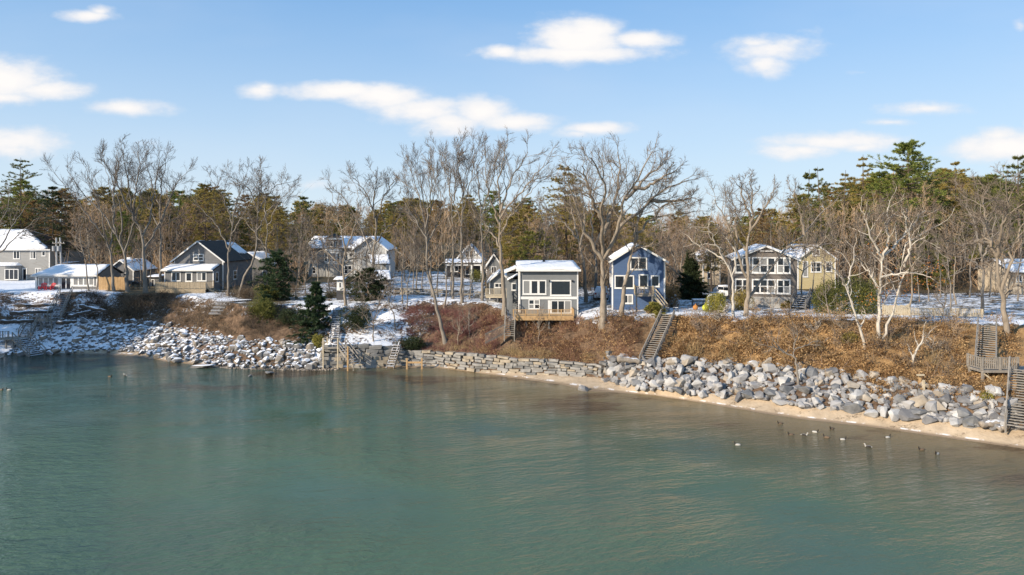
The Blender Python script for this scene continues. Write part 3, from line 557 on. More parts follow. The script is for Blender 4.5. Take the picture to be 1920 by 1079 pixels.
# ---------------------------------------------------------------- building kit
class Site:
    """a house at depth d: turns measured sight lines into metres in the house's own frame (x right, y back, z up)"""
    def __init__(s, name, label, cat, pxc, d, z0, group=None):
        s.d, s.ox, s.z0 = d, WX(pxc, d), z0; s.o = thing(name, label, cat, (s.ox, d, z0), 0, group)
    def x(s, px, dy=0): return WX(px, s.d + dy) - s.ox
    def z(s, py, dy=0): return WZ(py, s.d + dy) - s.z0
    def win(s, px0, px1, py0, py1, cols=1, rows=1, dy=0, **k): return window(s.o, s.x(px0, dy), s.x(px1, dy), s.z(py1, dy), s.z(py0, dy), cols, rows, dy, **k)
def window(par, u0, u1, v0, v1, cols=1, rows=1, plane=0.0, face='f', trim=.11, mul=.09, glass='glass_dark', frame='white_paint', name='window', sill=True, sash=0.0):
    """frame with head, jambs, sill and mullions; every pane a piece of glass of its own"""
    def bx(m, a0, a1, b0, b1, n0, n1):
        if face == 'f': return m.box(a0, a1, plane - n1, plane - n0, b0, b1)
        if face == 'l': return m.box(plane - n1, plane - n0, a0, a1, b0, b1)
        return m.box(plane + n0, plane + n1, a0, a1, b0, b1)
    m = MB(); e = .05
    bx(m, u0, u0 + trim, v0, v1, .004, e); bx(m, u1 - trim, u1, v0, v1, .004, e); bx(m, u0 + trim, u1 - trim, v1 - trim, v1, .004, e); bx(m, u0 + trim, u1 - trim, v0, v0 + trim, .004, e)
    if sill: bx(m, u0 - .05, u1 + .05, v0 - .05, v0 - .002, .004, e + .05)
    a0, a1, b0, b1 = u0 + trim, u1 - trim, v0 + trim, v1 - trim; cw = (a1 - a0 - mul * (cols - 1)) / cols; rh = (b1 - b0 - mul * .6 * (rows - 1)) / rows
    for c in range(1, cols): x = a0 + c * (cw + mul); bx(m, x - mul, x, b0, b1, .004, e - .006)
    for r in range(1, rows):
        z = b0 + r * (rh + mul * .6)
        for c in range(cols): x = a0 + c * (cw + mul); bx(m, x, x + cw, z - mul * .6, z, .004, e - .012)
    w = m.build(name, MAT[frame], par)
    for c in range(cols):
        for r in range(rows):
            x = a0 + c * (cw + mul); z = b0 + r * (rh + mul * .6); p = MB(); bx(p, x, x + cw, z, z + rh, .004, .016); p.build('pane', MAT['glass_pale' if glass == 'glass_dark' and cw < 1.1 and (c * 7 + r * 3 + int(abs(u0 * 13 + v0 * 5))) % 5 == 0 else glass], w)
    return w
def roof(par, a, b, c, d, mat='roof_dark', th=.16, snow=.1, region=(0, 1, 0, 1), seed=0, name='roof'):
    """slab with corners a b (eave) c d (ridge); snow lies on it as a sheet of its own"""
    a, b, c, d = map(Vector, (a, b, c, d)); n = (b - a).cross(d - a).normalized()
    if n.z < 0: n = -n
    r = MB().hexa([p - n * th for p in (a, b, c, d)], (a, b, c, d)).build(name, MAT[mat], par)
    if snow:
        rg = np.random.default_rng(seed + int(abs(a.x * 97 + c.z * 31)) % 999); nu, nv = 14, 7; u0, u1, v0, v1 = region; V = []; F = []
        for lev in (0, 1):
            for j in range(nv + 1):
                for i in range(nu + 1):
                    u, v = u0 + (u1 - u0) * i / nu, v0 + (v1 - v0) * j / nv
                    if (u1 - u0) < .99 or (v1 - v0) < .99 or True:
                        if 0 < i < nu: v += (rg.random() - .5) * .03
                        if j in (0, nv): v += .02 * (1 if j == 0 else -1) * rg.random()
                        if i in (0, nu): u += .015 * (1 if i == 0 else -1) * rg.random()
                    p = (a * (1-u) + b * u) * (1-v) + (d * (1-u) + c * u) * v
                    edge = i in (0, nu) or j in (0, nv)
                    h = .006 if lev == 0 else snow * (.45 if edge else 1) * rg.uniform(.75, 1.2)
                    V.append(p + n * h)
        k = (nu+1)*(nv+1); g = lambda l, j, i: l*k + j*(nu+1) + i
        for j in range(nv):
            for i in range(nu): F.append((g(1,j,i), g(1,j,i+1), g(1,j+1,i+1), g(1,j+1,i)))
        for i in range(nu): F += [(g(0,0,i), g(0,0,i+1), g(1,0,i+1), g(1,0,i)), (g(0,nv,i+1), g(0,nv,i), g(1,nv,i), g(1,nv,i+1))]
        for j in range(nv): F += [(g(0,j+1,0), g(0,j,0), g(1,j,0), g(1,j+1,0)), (g(0,j,nu), g(0,j+1,nu), g(1,j+1,nu), g(1,j,nu))]
        MB().poly(V, F).build('snow', MAT['snow'], r, True)
    return r
def gable(par, x0, x1, ze, zr, y0, y1, wall, zb=0.0, xm=None, ov=.35, roofmat='roof_dark', snow=(.1, .1), trim='white_paint', regions=((0,1,0,1),(0,1,0,1)), corner=True):
    """gable end faces the viewer"""
    xm = (x0 + x1) / 2 if xm is None else xm
    MB().prism([(x0, zb), (x1, zb), (x1, ze), (xm, zr), (x0, ze)], y0, y1).build('wall', MAT[wall], par)
    sl = (zr - ze) / (xm - x0); sr = (zr - ze) / (x1 - xm); t = .17
    L0 = (x0 - ov, ze - ov * sl + t); R0 = (x1 + ov, ze - ov * sr + t); K = (xm, zr + t)
    roof(par, (L0[0], y0 - ov, L0[1]), (L0[0], y1 + ov, L0[1]), (K[0], y1 + ov, K[1]), (K[0], y0 - ov, K[1]), roofmat, .15, snow[0], regions[0])
    roof(par, (R0[0], y1 + ov, R0[1]), (R0[0], y0 - ov, R0[1]), (K[0], y0 - ov, K[1]), (K[0], y1 + ov, K[1]), roofmat, .15, snow[1], regions[1])
    if trim:
        for P in (L0, R0): bar(par, 'rake_board', (P[0], y0 - ov - .03, P[1] - .1), (K[0], y0 - ov - .03, K[1] - .1), .05, .2, MAT[trim])
        if corner:
            for xx in (x0, x1): blk(par, 'corner_board', xx - .06 if xx == x0 else xx - .1, xx + .1 if xx == x0 else xx + .06, y0 - .035, y0 + .1, zb, ze - .02, MAT[trim])
def railing(par, p, q, h=.95, n=10, mat='wood_deck', posts=2, pw=.1, bw=.045):
    p, q = Vector(p), Vector(q); up = Vector((0, 0, h))
    bar(par, 'rail', p + up, q + up, .09, .05, MAT[mat]); bar(par, 'rail', p + Vector((0, 0, .12)), q + Vector((0, 0, .12)), .05, .07, MAT[mat])
    for i in range(posts): c = p.lerp(q, i / (posts - 1)); bar(par, 'post', c, c + up * 1.06, pw, pw, MAT[mat])
    for i in range(n): c = p.lerp(q, (i + .5) / n); bar(par, 'baluster', c + Vector((0, 0, .12)), c + up, bw, bw, MAT[mat])
def flight(par, top, bot, width, n, mat='wood_grey', rails=True, rail_h=.9, posts=4, tread_mat=None, tw=.27, rail_side=(-1, 1)):
    """one straight flight: two stringers, separate treads, handrails on posts; points are the middle of the top and bottom edge"""
    top, bot = Vector(top), Vector(bot); d = bot - top; f = Vector((d.x, d.y, 0)).normalized(); s = Vector((-f.y, f.x, 0)) * (width / 2)
    for k in (-1, 1): bar(par, 'stringer', top + s * k - Vector((0, 0, .1)), bot + s * k - Vector((0, 0, .1)), .06, .26, MAT[mat])
    for i in range(n):
        c = top.lerp(bot, (i + .5) / n) + Vector((0, 0, .03)); bar(par, 'tread', c - s * .96, c + s * .96, tw, .05, MAT[tread_mat or mat])
    if rails:
        up = Vector((0, 0, rail_h))
        for k in rail_side:
            bar(par, 'handrail', top + s * k * 1.06 + up, bot + s * k * 1.06 + up, .08, .09, MAT[mat]); bar(par, 'rail', top + s * k * 1.06 + up * .5, bot + s * k * 1.06 + up * .5, .05, .09, MAT[mat])
            for i in range(posts): c = top.lerp(bot, i / (posts - 1)) + s * k * 1.06; bar(par, 'post', c - Vector((0, 0, .5)), c + up * 1.05, .09, .09, MAT[mat])
# ---------------------------------------------------------------- houses
def large_left_house():
    h = Site('grey_house', 'large two-storey grey clapboard house with snowy hip roof at the far left edge', 'house', 40, 124, 6.7); o = h.o
    x0, x1 = h.x(-60), h.x(93); ze = h.z(469); L = 10
    MB().box(x0, x1, 0, L, -.3, ze).build('wall', MAT['siding_tan_grey'], o)
    ov = .45; zr = h.z(430, 5); rx0, rx1 = h.x(-20, 5), h.x(50, 5); A = (x0 - ov, -ov, ze + .12); B = (x1 + ov, -ov, ze + .12); C = (x1 + ov, L + ov, ze + .12); D = (x0 - ov, L + ov, ze + .12); E = (rx0, L/2, zr); F = (rx1, L/2, zr)
    roof(o, A, B, F, E, 'roof_dark', .15, .12); roof(o, B, C, F, F, 'roof_dark', .15, 0); roof(o, C, D, E, F, 'roof_dark', .15, .12)
    bar(o, 'gutter', (x0 - ov, -ov - .06, ze + .02), (x1 + ov, -ov - .06, ze + .02), .1, .18, MAT['white_paint']); blk(o, 'corner_board', x1 - .12, x1 + .05, -.03, .1, -.3, ze - .05, MAT['white_paint'])
    h.win(25, 37.5, 470.5, 486, 2, 1); h.win(56.5, 68, 470.5, 486, 2, 1); h.win(78.5, 85.5, 471, 480.5, 1, 1); h.win(66, 77.5, 503, 515, 3, 1)
    h.win(42, 51, 503.5, 529, 1, 1, name='door', trim=.16)
    bx0, bx1 = h.x(-18), h.x(40); zt = h.z(498)      # bow front
    pts = [(bx0, 0), (bx0 + .5, -.9), ((bx0+bx1)/2 - 1, -1.5), ((bx0+bx1)/2 + 1, -1.5), (bx1 - .5, -.9), (bx1, 0)]; n = len(pts)
    MB().poly([(x, y, -.3) for x, y in pts] + [(x, y, zt) for x, y in pts], [tuple(range(n)), tuple(range(2*n-1, n-1, -1))] + [(i, i+1, i+1+n, i+n) for i in range(n-1)]).build('bow_front', MAT['siding_tan_grey'], o)
    pt2 = [((x - (bx0+bx1)/2) * 1.08 + (bx0+bx1)/2, y * 1.12 - .02) for x, y in pts]
    MB().poly([(x, y, zt + .002) for x, y in pt2] + [((x - (bx0+bx1)/2) * .8 + (bx0+bx1)/2, y * .3, zt + .55) for x, y in pts], [tuple(range(n)), tuple(range(2*n-1, n-1, -1))] + [(i, i+1, i+1+n, i+n) for i in range(n-1)]).build('bow_roof', MAT['snow'], o)
    window(o, h.x(9, -1.5), h.x(35, -1.5), h.z(524), h.z(504), 3, 1, -1.52)
    MB().box(x1, x1 + 2.2, 2, 5, h.z(497.5), h.z(496)).box(x1 + 2.0, x1 + 2.15, 2.1, 2.25, -.3, h.z(497.5)).build('side_porch', MAT['white_paint'], o)
    roof(o, (x1 + .01, 1.9, h.z(496) + .16), (x1 + 2.3, 1.9, h.z(496) + .16), (x1 + 2.3, 5.1, h.z(496) + .3), (x1 + .01, 5.1, h.z(496) + .3), 'roof_dark', .1, .1)
def white_cottage():
    h = Site('sunroom_cottage', 'low cottage with white-framed sunroom windows and snow-covered roof above the left bank', 'house', 125, 106, 6.55); o = h.o
    x0, x1 = h.x(68), h.x(182.5); ze = h.z(517.5); L = 6.4; MB().box(x0, x1, 0, L, -.3, ze - .02).build('wall', MAT['siding_slate'], o)
    zr = h.z(495.5, 3.2) - .05; ex0, ex1 = h.x(62.5), h.x(185.5); hip = 1.7
    A = (ex0, -.5, ze + .12); B = (ex1, -.5, ze + .12); E = (ex0 + hip, L/2, zr); F = (ex1, L/2, zr); C = (ex1, L + .5, ze + .12); D = (ex0, L + .5, ze + .12)
    roof(o, A, B, F, E, 'roof_dark', .16, .13); roof(o, C, D, E, F, 'roof_dark', .16, .13); roof(o, D, A, E, E, 'roof_dark', .16, 0)
    MB().prism_x([(0.05, ze), (L, ze), (L/2, zr - .2)], x1 - .12, x1).build('gable_wall', MAT['siding_slate'], o)
    bar(o, 'gutter', (ex0, -.56, ze + .02), (ex1, -.56, ze + .02), .1, .2, MAT['white_paint'])
    for a, b, c in ((71.5, 110.5, 4), (137, 177, 4)): h.win(a, b, 520, 536, c, 1, trim=.14, mul=.2, glass='glass_pale')
    h.win(114, 134, 520, 544, 2, 1, name='door', trim=.15, mul=.16)
    for p in (68, 112, 135.5, 182.5): blk(o, 'pilaster', h.x(p) - .13, h.x(p) + .13, -.06, .05, -.3, ze - .05, MAT['white_paint'])
    bar(o, 'sill_rail', (x0, -.04, h.z(537)), (h.x(112), -.04, h.z(537)), .06, .1, MAT['white_paint']); bar(o, 'sill_rail', (h.x(136), -.04, h.z(537)), (x1, -.04, h.z(537)), .06, .1, MAT['white_paint'])
    g = Site('slate_cottage', 'small slate-blue gabled cottage with snowy roof behind the tan board fence', 'house', 228, 115, 6.6)
    gable(g.o, g.x(204), g.x(250), g.z(507), g.z(489, 0), 0, 7, 'siding_slate', snow=(.12, .1)); g.win(232, 240, 512, 524, 1, 2)
    MB().box(g.x(222) - .3, g.x(222) + .3, 3, 3.6, g.z(496), g.z(484)).build('chimney', MAT['white_paint'], g.o)
def board_fence(name, label, px0, px1, d, py_top, n, mat, gap=.02, rails=True, posts=3):
    z0 = gz(WX((px0+px1)/2, d), d) - .05; h = WZ(py_top, d) - z0; x0, x1 = WX(px0, d), WX(px1, d)
    f = thing(name, label, 'fence', ((x0+x1)/2, d, z0)); w = (x1 - x0) / n; hw = (x1 - x0) / 2
    for i in range(n): blk(f, 'board', -hw + i * w + gap/2, -hw + (i+1) * w - gap/2, 0, .025 + .01 * (i % 2), .03, h - .04 * ((i * 7) % 3), MAT[mat])
    for k in range(2): blk(f, 'rail', -hw, hw, .037, .09, h * (.2 + .6 * k), h * (.2 + .6 * k) + .09, MAT[mat])
    for k in range(posts): x = -hw + 2 * hw * k / (posts - 1); blk(f, 'post', x - .07, x + .07, .092, .22, -.3, h + .08, MAT[mat])
    return f
def rail_fence(name, label, p, q, n, mat='wood_pale', h=.9, posts=3):
    p, q = Vector(p), Vector(q); f = thing(name, label, 'fence', p); railing(f, (0, 0, 0), q - p, h, n, mat, posts, .12, .06); return f
def adirondack(label, px, d, py, turn):
    z = gz(WX(px, d), d) + .02; t = thing('garden_chair', label, 'chair', (WX(px, d), d, z), turn, 'red garden chairs in front of the sunroom')
    m = MAT['red_paint']
    for k in range(5): x = -.28 + .14 * k; bar(t, 'back_slat', (x, .18, .3), (x * 1.15, .62, 1.08 - .05 * abs(k - 2)), .12, .025, m)
    for k in range(4): y = -.35 + .15 * k; bar(t, 'seat_slat', (-.3, y, .38 - .03 * k), (.3, y, .38 - .03 * k), .13, .025, m)
    for s in (-1, 1):
        bar(t, 'arm', (s * .38, -.42, .62), (s * .38, .38, .6), .13, .03, m); bar(t, 'leg', (s * .36, -.38, 0), (s * .36, -.38, .6), .09, .04, m); bar(t, 'leg', (s * .33, -.4, .36), (s * .33, .5, 0), .04, .1, m)
def small_left_things():
    adirondack('red garden chair beside the cottage corner, nearest the left edge', 80, 104.2, 543, rad(15)); adirondack('red garden chair nearer the sunroom door of the white cottage', 95, 104.2, 543, rad(-12))
    board_fence('board_fence', 'tan wooden board fence at the right end of the sunroom cottage', 185, 236, 104.6, 519.5, 16, 'wood_new')
    d = 106; z = gz(WX(254, d), d); t = thing('barbecue_grill', 'black barbecue grill beside the bare trunks left of the bungalow', 'grill', (WX(254, d), d, z)); m = MAT['metal_black']
    MB().box(-.45, .45, -.28, .28, .75, .95).build('firebox', m, t); pr = [(-.45, .952)] + [(.45 * -math.cos(a), .952 + .32 * math.sin(a)) for a in np.linspace(.3, 2.84, 8)] + [(.45, .952)]
    MB().prism(pr[::-1], -.28, .28).build('lid', m, t); blk(t, 'side_shelf', -.85, -.46, -.22, .22, .86, .9, m); blk(t, 'side_shelf', .46, .85, -.22, .22, .86, .9, m)
    for sx in (-.4, .4):
        for sy in (-.22, .22): blk(t, 'leg', sx - .03, sx + .03, sy - .03, sy + .03, 0, .75, m)
    s = Site('garden_shed', 'small dark shed with snow on its flat roof left of the bungalow deck', 'shed', 288, 112, 6.6)
    MB().box(s.x(279), s.x(298), 0, 2.5, -.3, s.z(521)).build('wall', MAT['siding_slate'], s.o); zz = s.z(521); roof(s.o, (s.x(277), -.3, zz + .12), (s.x(300), -.3, zz + .12), (s.x(300), 2.8, zz + .35), (s.x(277), 2.8, zz + .35), 'roof_dark', .1, .16); s.win(283, 290, 524, 539, 1, 1, name='door', glass='siding_dark')
    for px, lab in ((107, 'weathered grey utility pole behind the cottage, the left one of two'), (116.5, 'weathered grey utility pole behind the cottage, the right one of two')):
        d = 122; z = gz(WX(px, d), d); t = thing('utility_pole', lab, 'pole', (WX(px, d), d, z), 0, 'utility poles behind the white cottage'); hh = WZ(446, d) - z
        MB().cyl((0, 0, -.3), (-.12 if px < 110 else -.35, 0, hh), .2, .15, 10).build('pole', MAT['metal_grey'], t); bar(t, 'crossarm', (-.7, -.2, hh - 1.0), (.6, -.2, hh - 1.0), .1, .12, MAT['wood_grey'])
        MB().cyl((-.45, -.25, hh - 2.4), (-.45, -.25, hh - 1.5), .25, .25, 10).build('transformer', MAT['metal_grey'], t)
        for k in range(3): MB().cyl((-.6 + .5 * k, -.2, hh - .94), (-.6 + .5 * k, -.2, hh - .76), .05, .03, 6).build('insulator', MAT['white_paint'], t)
def bungalow():
    h = Site('slate_bungalow', 'slate-grey gabled bungalow with snowy porch roof and wooden deck', 'house', 362, 104, 6.5); o = h.o; dy = 2.6
    x0, x1 = h.x(327, dy), h.x(418, dy); ze, zr = h.z(490, dy) + .1, h.z(452, dy) - .15
    gable(o, x0, x1, ze, zr, dy, dy + 12, 'siding_slate', zb=-.3, ov=.45, snow=(.12, .09), regions=((0,1,0,1), (0,.3,.3,.9)))
    px0, px1 = h.x(309.5), h.x(400); zp = h.z(507)
    MB().box(px0, px1, 0, dy + .02, -.3, zp - .1).build('porch_wall', MAT['siding_slate'], o); zt = h.z(495, dy)
    roof(o, (h.x(304), -.4, zp + .05), (h.x(401.5), -.4, zp + .05), (h.x(401.5), dy - .01, zt), (h.x(304), dy - .01, zt), 'roof_dark', .16, .1, name='porch_roof')
    bar(o, 'gutter', (h.x(304), -.46, zp - .04), (h.x(401.5), -.46, zp - .04), .1, .18, MAT['white_paint'])
    MB().prism_x([(0, zp - .12), (dy, zp - .12), (dy, zt - .2)], px1 - .06, px1 - .002).build('porch_cheek', MAT['siding_slate'], o)
    for p in (px0, px1): blk(o, 'corner_board', p - .1, p + .05, -.04, .1, -.3, zp - .12, MAT['white_paint'])
    h.win(321.5, 339, 510.5, 527.5, 2, 1, trim=.13, mul=.15); h.win(369, 387.5, 510.5, 527.5, 2, 1, trim=.13, mul=.15); h.win(347.5, 361, 510.5, 529, 1, 1, name='door', trim=.2); h.win(362.5, 382, 476.5, 489.5, 2, 2, dy=dy, trim=.12, mul=.14)
    window(o, .7, 1.75, h.z(530), h.z(511), 1, 1, px1, 'r'); window(o, 6.5, 8, h.z(525, 6), h.z(508, 6), 1, 2, x1, 'r')
    zd = h.z(539); dx0, dx1 = h.x(292, -3), h.x(385, -3); blk(o, 'deck_floor', dx0, dx1, -3, -.05, zd - .12, zd, MAT['wood_deck'])
    for k in range(3): blk(o, 'skirt_board', dx0, dx1, -3.06 + .004 * k, -3.002, zd - .75 + .21 * k, zd - .56 + .21 * k, MAT['wood_deck'])
    n = 9
    blk(o, 'rail', dx0, dx1, -3.02, -2.92, zd + .95, zd + 1.0, MAT['wood_deck'])
    for i in range(n + 1): x = dx0 + (dx1 - dx0) * i / n; blk(o, 'post', x - .05, x + .05, -3.0, -2.9, zd - .7, zd + 1.05, MAT['wood_deck'])
    for i in range(34): x = dx0 + (dx1 - dx0) * (i + .5) / 34; blk(o, 'rail_board', x - .085, x + .085, -2.98, -2.95, zd + .08, zd + .94, MAT['wood_deck'])
    railing(o, (dx1, -3, zd), (dx1, -.2, zd), 1.0, 10, 'wood_deck', 2); flight(o, (dx1 + .1, -1.6, zd), (dx1 + 1.6, -1.6, -.1), 1.2, 4, 'wood_deck', False)
    g = Site('snowy_roof_garage', 'low garage with a broad snow-covered roof right behind the bungalow', 'garage', 487, 124, 6.6)
    gable(g.o, g.x(456), g.x(516), g.z(500), g.z(475), 0, 8, 'siding_slate', xm=g.x(462), snow=(.12, .14)); g.win(492, 508, 508, 524, 2, 1)
def far_villa():
    h = Site('shingled_villa', 'large pale shingled villa with turret dormer and snowy roofs behind the bare trees', 'house', 650, 131, 7.0); o = h.o
    x0, x1 = h.x(578), h.x(662); ze = h.z(466); zr = h.z(443, 5); L = 10; MB().box(x0, x1, 0, L, -.4, ze).build('wall', MAT['siding_tan_grey'], o)
    roof(o, (x0 - .5, -.6, ze), (x1 + 3, -.6, ze), (x1 + 3, L/2, zr), (x0 - .5, L/2, zr), 'roof_dark', .18, .12); roof(o, (x1 + 3, L + .6, ze), (x0 - .5, L + .6, ze), (x0 - .5, L/2, zr), (x1 + 3, L/2, zr), 'roof_dark', .18, .12)
    MB().prism_x([(0, ze), (L, ze), (L/2, zr - .25)], x0 + .01, x0 + .2).build('gable_wall', MAT['siding_tan_grey'], o)
    cx = h.x(622, -1); r = 1.7; m = MB()       # turret with bay below
    pts = [(cx + r * math.cos(a), .6 + r * .9 * math.sin(a)) for a in np.linspace(math.pi, 2 * math.pi, 8)]; n = len(pts)
    def ringpoly(z0, z1, s): q = [((x - cx) * s + cx, (y - .6) * s + .6) for x, y in pts]; return MB().poly([(x, y, z0) for x, y in q] + [(x, y, z1) for x, y in q], [tuple(range(n)), tuple(range(2*n-1, n-1, -1))] + [(i, (i+1) % n, (i+1) % n + n, i + n) for i in range(n)])
    ringpoly(-.4, h.z(495), 1.0).build('bay_base', MAT['siding_tan_grey'], o); ringpoly(h.z(495) + .004, h.z(471), .98).build('bay_wall', MAT['white_paint'], o)
    ringpoly(h.z(471) + .004, h.z(467), 1.12).build('bay_cornice', MAT['white_paint'], o); ringpoly(h.z(467) + .004, h.z(450), .92).build('turret_wall', MAT['shingle_brown_grey'], o); ringpoly(h.z(450) + .004, h.z(446.5), 1.12).build('turret_eave', MAT['white_paint'], o)
    q = [((x - cx) * 1.05 + cx, (y - .6) * 1.05 + .6) for x, y in pts]; zt = h.z(446.5) + .004; MB().poly([(x, y, zt) for x, y in q] + [(cx, .9, zt + .9)], [tuple(range(n))] + [(i, (i+1) % n, n) for i in range(n)]).build('turret_roof', MAT['roof_dark'], o)
    for k in range(4): a = math.pi * (1.26 + .16 * k); x = cx + r * math.cos(a); window(o, x - .33, x + .33, h.z(491), h.z(474), 1, 2, .6 + r * .9 * math.sin(a) - .06, trim=.08)
    for k in range(3): x = cx + (k - 1) * .85; window(o, x - .3, x + .3, h.z(463), h.z(453), 1, 1, .6 - r * .85 + (.25 if k != 1 else 0) - .05, trim=.08)
    for p in (585, 645, 654): h.win(p, p + 8, 474, 490, 1, 2)
    h.win(585, 593, 500, 514, 1, 2); h.win(645, 660, 498, 514, 2, 2)
    gx0, gx1 = h.x(664, -1), h.x(724, -1); gable(o, gx0, gx1, h.z(467), h.z(445), -1, 9, 'siding_pale', zb=-.4, snow=(.12, .12), ov=.5); h.win(682, 697, 473, 487, 2, 2, dy=-1)
    window(o, 1.5, 3.5, h.z(488, 3), h.z(474, 3), 2, 2, gx1, 'r')
    za, zb = h.z(495, -4), h.z(477, -1); roof(o, (h.x(697, -4), -4.5, za), (h.x(733, -4), -4.5, za), (h.x(728, -1), -1.06, zb), (h.x(690, -1), -1.06, zb), 'roof_dark', .15, .12, name='porch_roof')
    for p in (700, 715, 731): blk(o, 'porch_post', h.x(p, -4) - .1, h.x(p, -4) + .1, -4.2, -4.0, -.4, za - .18, MAT['white_paint'])
    c = Site('carport', 'open carport with a slanting snow-covered roof below the shingled villa', 'carport', 714, 112, 6.8)
    za, zb = c.z(525), c.z(507, 4); roof(c.o, (c.x(702), 0, za), (c.x(734), 0, za), (c.x(731, 4), 4, zb), (c.x(694, 4), 4, zb), 'roof_dark', .15, .14)
    for p, y in ((704, .2), (732, .2), (700, 3.7), (728, 3.7)): blk(c.o, 'post', c.x(p, y) - .09, c.x(p, y) + .09, y - .09, y + .09, -.3, za - .15 + y * .1, MAT['wood_grey'])
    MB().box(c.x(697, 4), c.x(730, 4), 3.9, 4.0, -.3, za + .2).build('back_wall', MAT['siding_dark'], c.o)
    s = Site('white_hut', 'tiny white hut with snowy roof at the head of the central wooden stairs', 'hut', 638, 92, 6.4)
    MB().box(s.x(631.5), s.x(644), 0, 1.2, -.3, s.z(526)).build('wall', MAT['white_paint'], s.o); s.win(635, 641, 529, 541, 1, 1); blk(s.o, 'base_panel', s.x(631), s.x(644.5), -.03, -.004, -.3, s.z(545), MAT['siding_dark'])
    zz = s.z(526); roof(s.o, (s.x(626), -.4, zz + .1), (s.x(648), -.4, zz + .1), (s.x(648), 1.5, zz + .4), (s.x(626), 1.5, zz + .4), 'roof_dark', .1, .12)
def porch_house():
    h = Site('porch_house', 'white-porched gabled house half hidden by thin trunks left of the modern house', 'house', 880, 128, 6.95); o = h.o
    gable(o, h.x(855, 3), h.x(905, 3), h.z(488, 3), h.z(460, 3), 3, 12, 'siding_pale', zb=-.3, ov=.5, snow=(.12, .12)); zp = h.z(493)
    roof(o, (h.x(832), -.3, zp), (h.x(906), -.3, zp), (h.x(904, 3), 2.94, h.z(486, 3)), (h.x(836, 3), 2.94, h.z(486, 3)), 'roof_dark', .16, .12, name='porch_roof'); blk(o, 'porch_beam', h.x(834), h.x(904), 0, .2, zp - .55, zp - .18, MAT['white_paint'])
    for p in (836, 850, 867, 884, 902): blk(o, 'column', h.x(p) - .13, h.x(p) + .13, 0, .24, -.3, zp - .56, MAT['white_paint'])
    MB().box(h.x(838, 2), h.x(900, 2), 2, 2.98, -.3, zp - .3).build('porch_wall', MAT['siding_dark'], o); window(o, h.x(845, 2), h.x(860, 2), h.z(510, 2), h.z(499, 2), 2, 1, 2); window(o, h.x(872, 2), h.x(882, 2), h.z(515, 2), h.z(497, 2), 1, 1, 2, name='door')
    h.win(872, 888, 470, 483, 2, 2, dy=3)
    g = Site('dark_roof_cottage', 'small cottage with dark gable roof seen between trunks beside the white-porched house', 'house', 925, 124, 6.9)
    gable(g.o, g.x(912), g.x(940), g.z(499), g.z(478), 0, 7, 'siding_grey', snow=(.1, 0), roofmat='roof_dark'); g.win(921, 931, 500, 513, 2, 1)
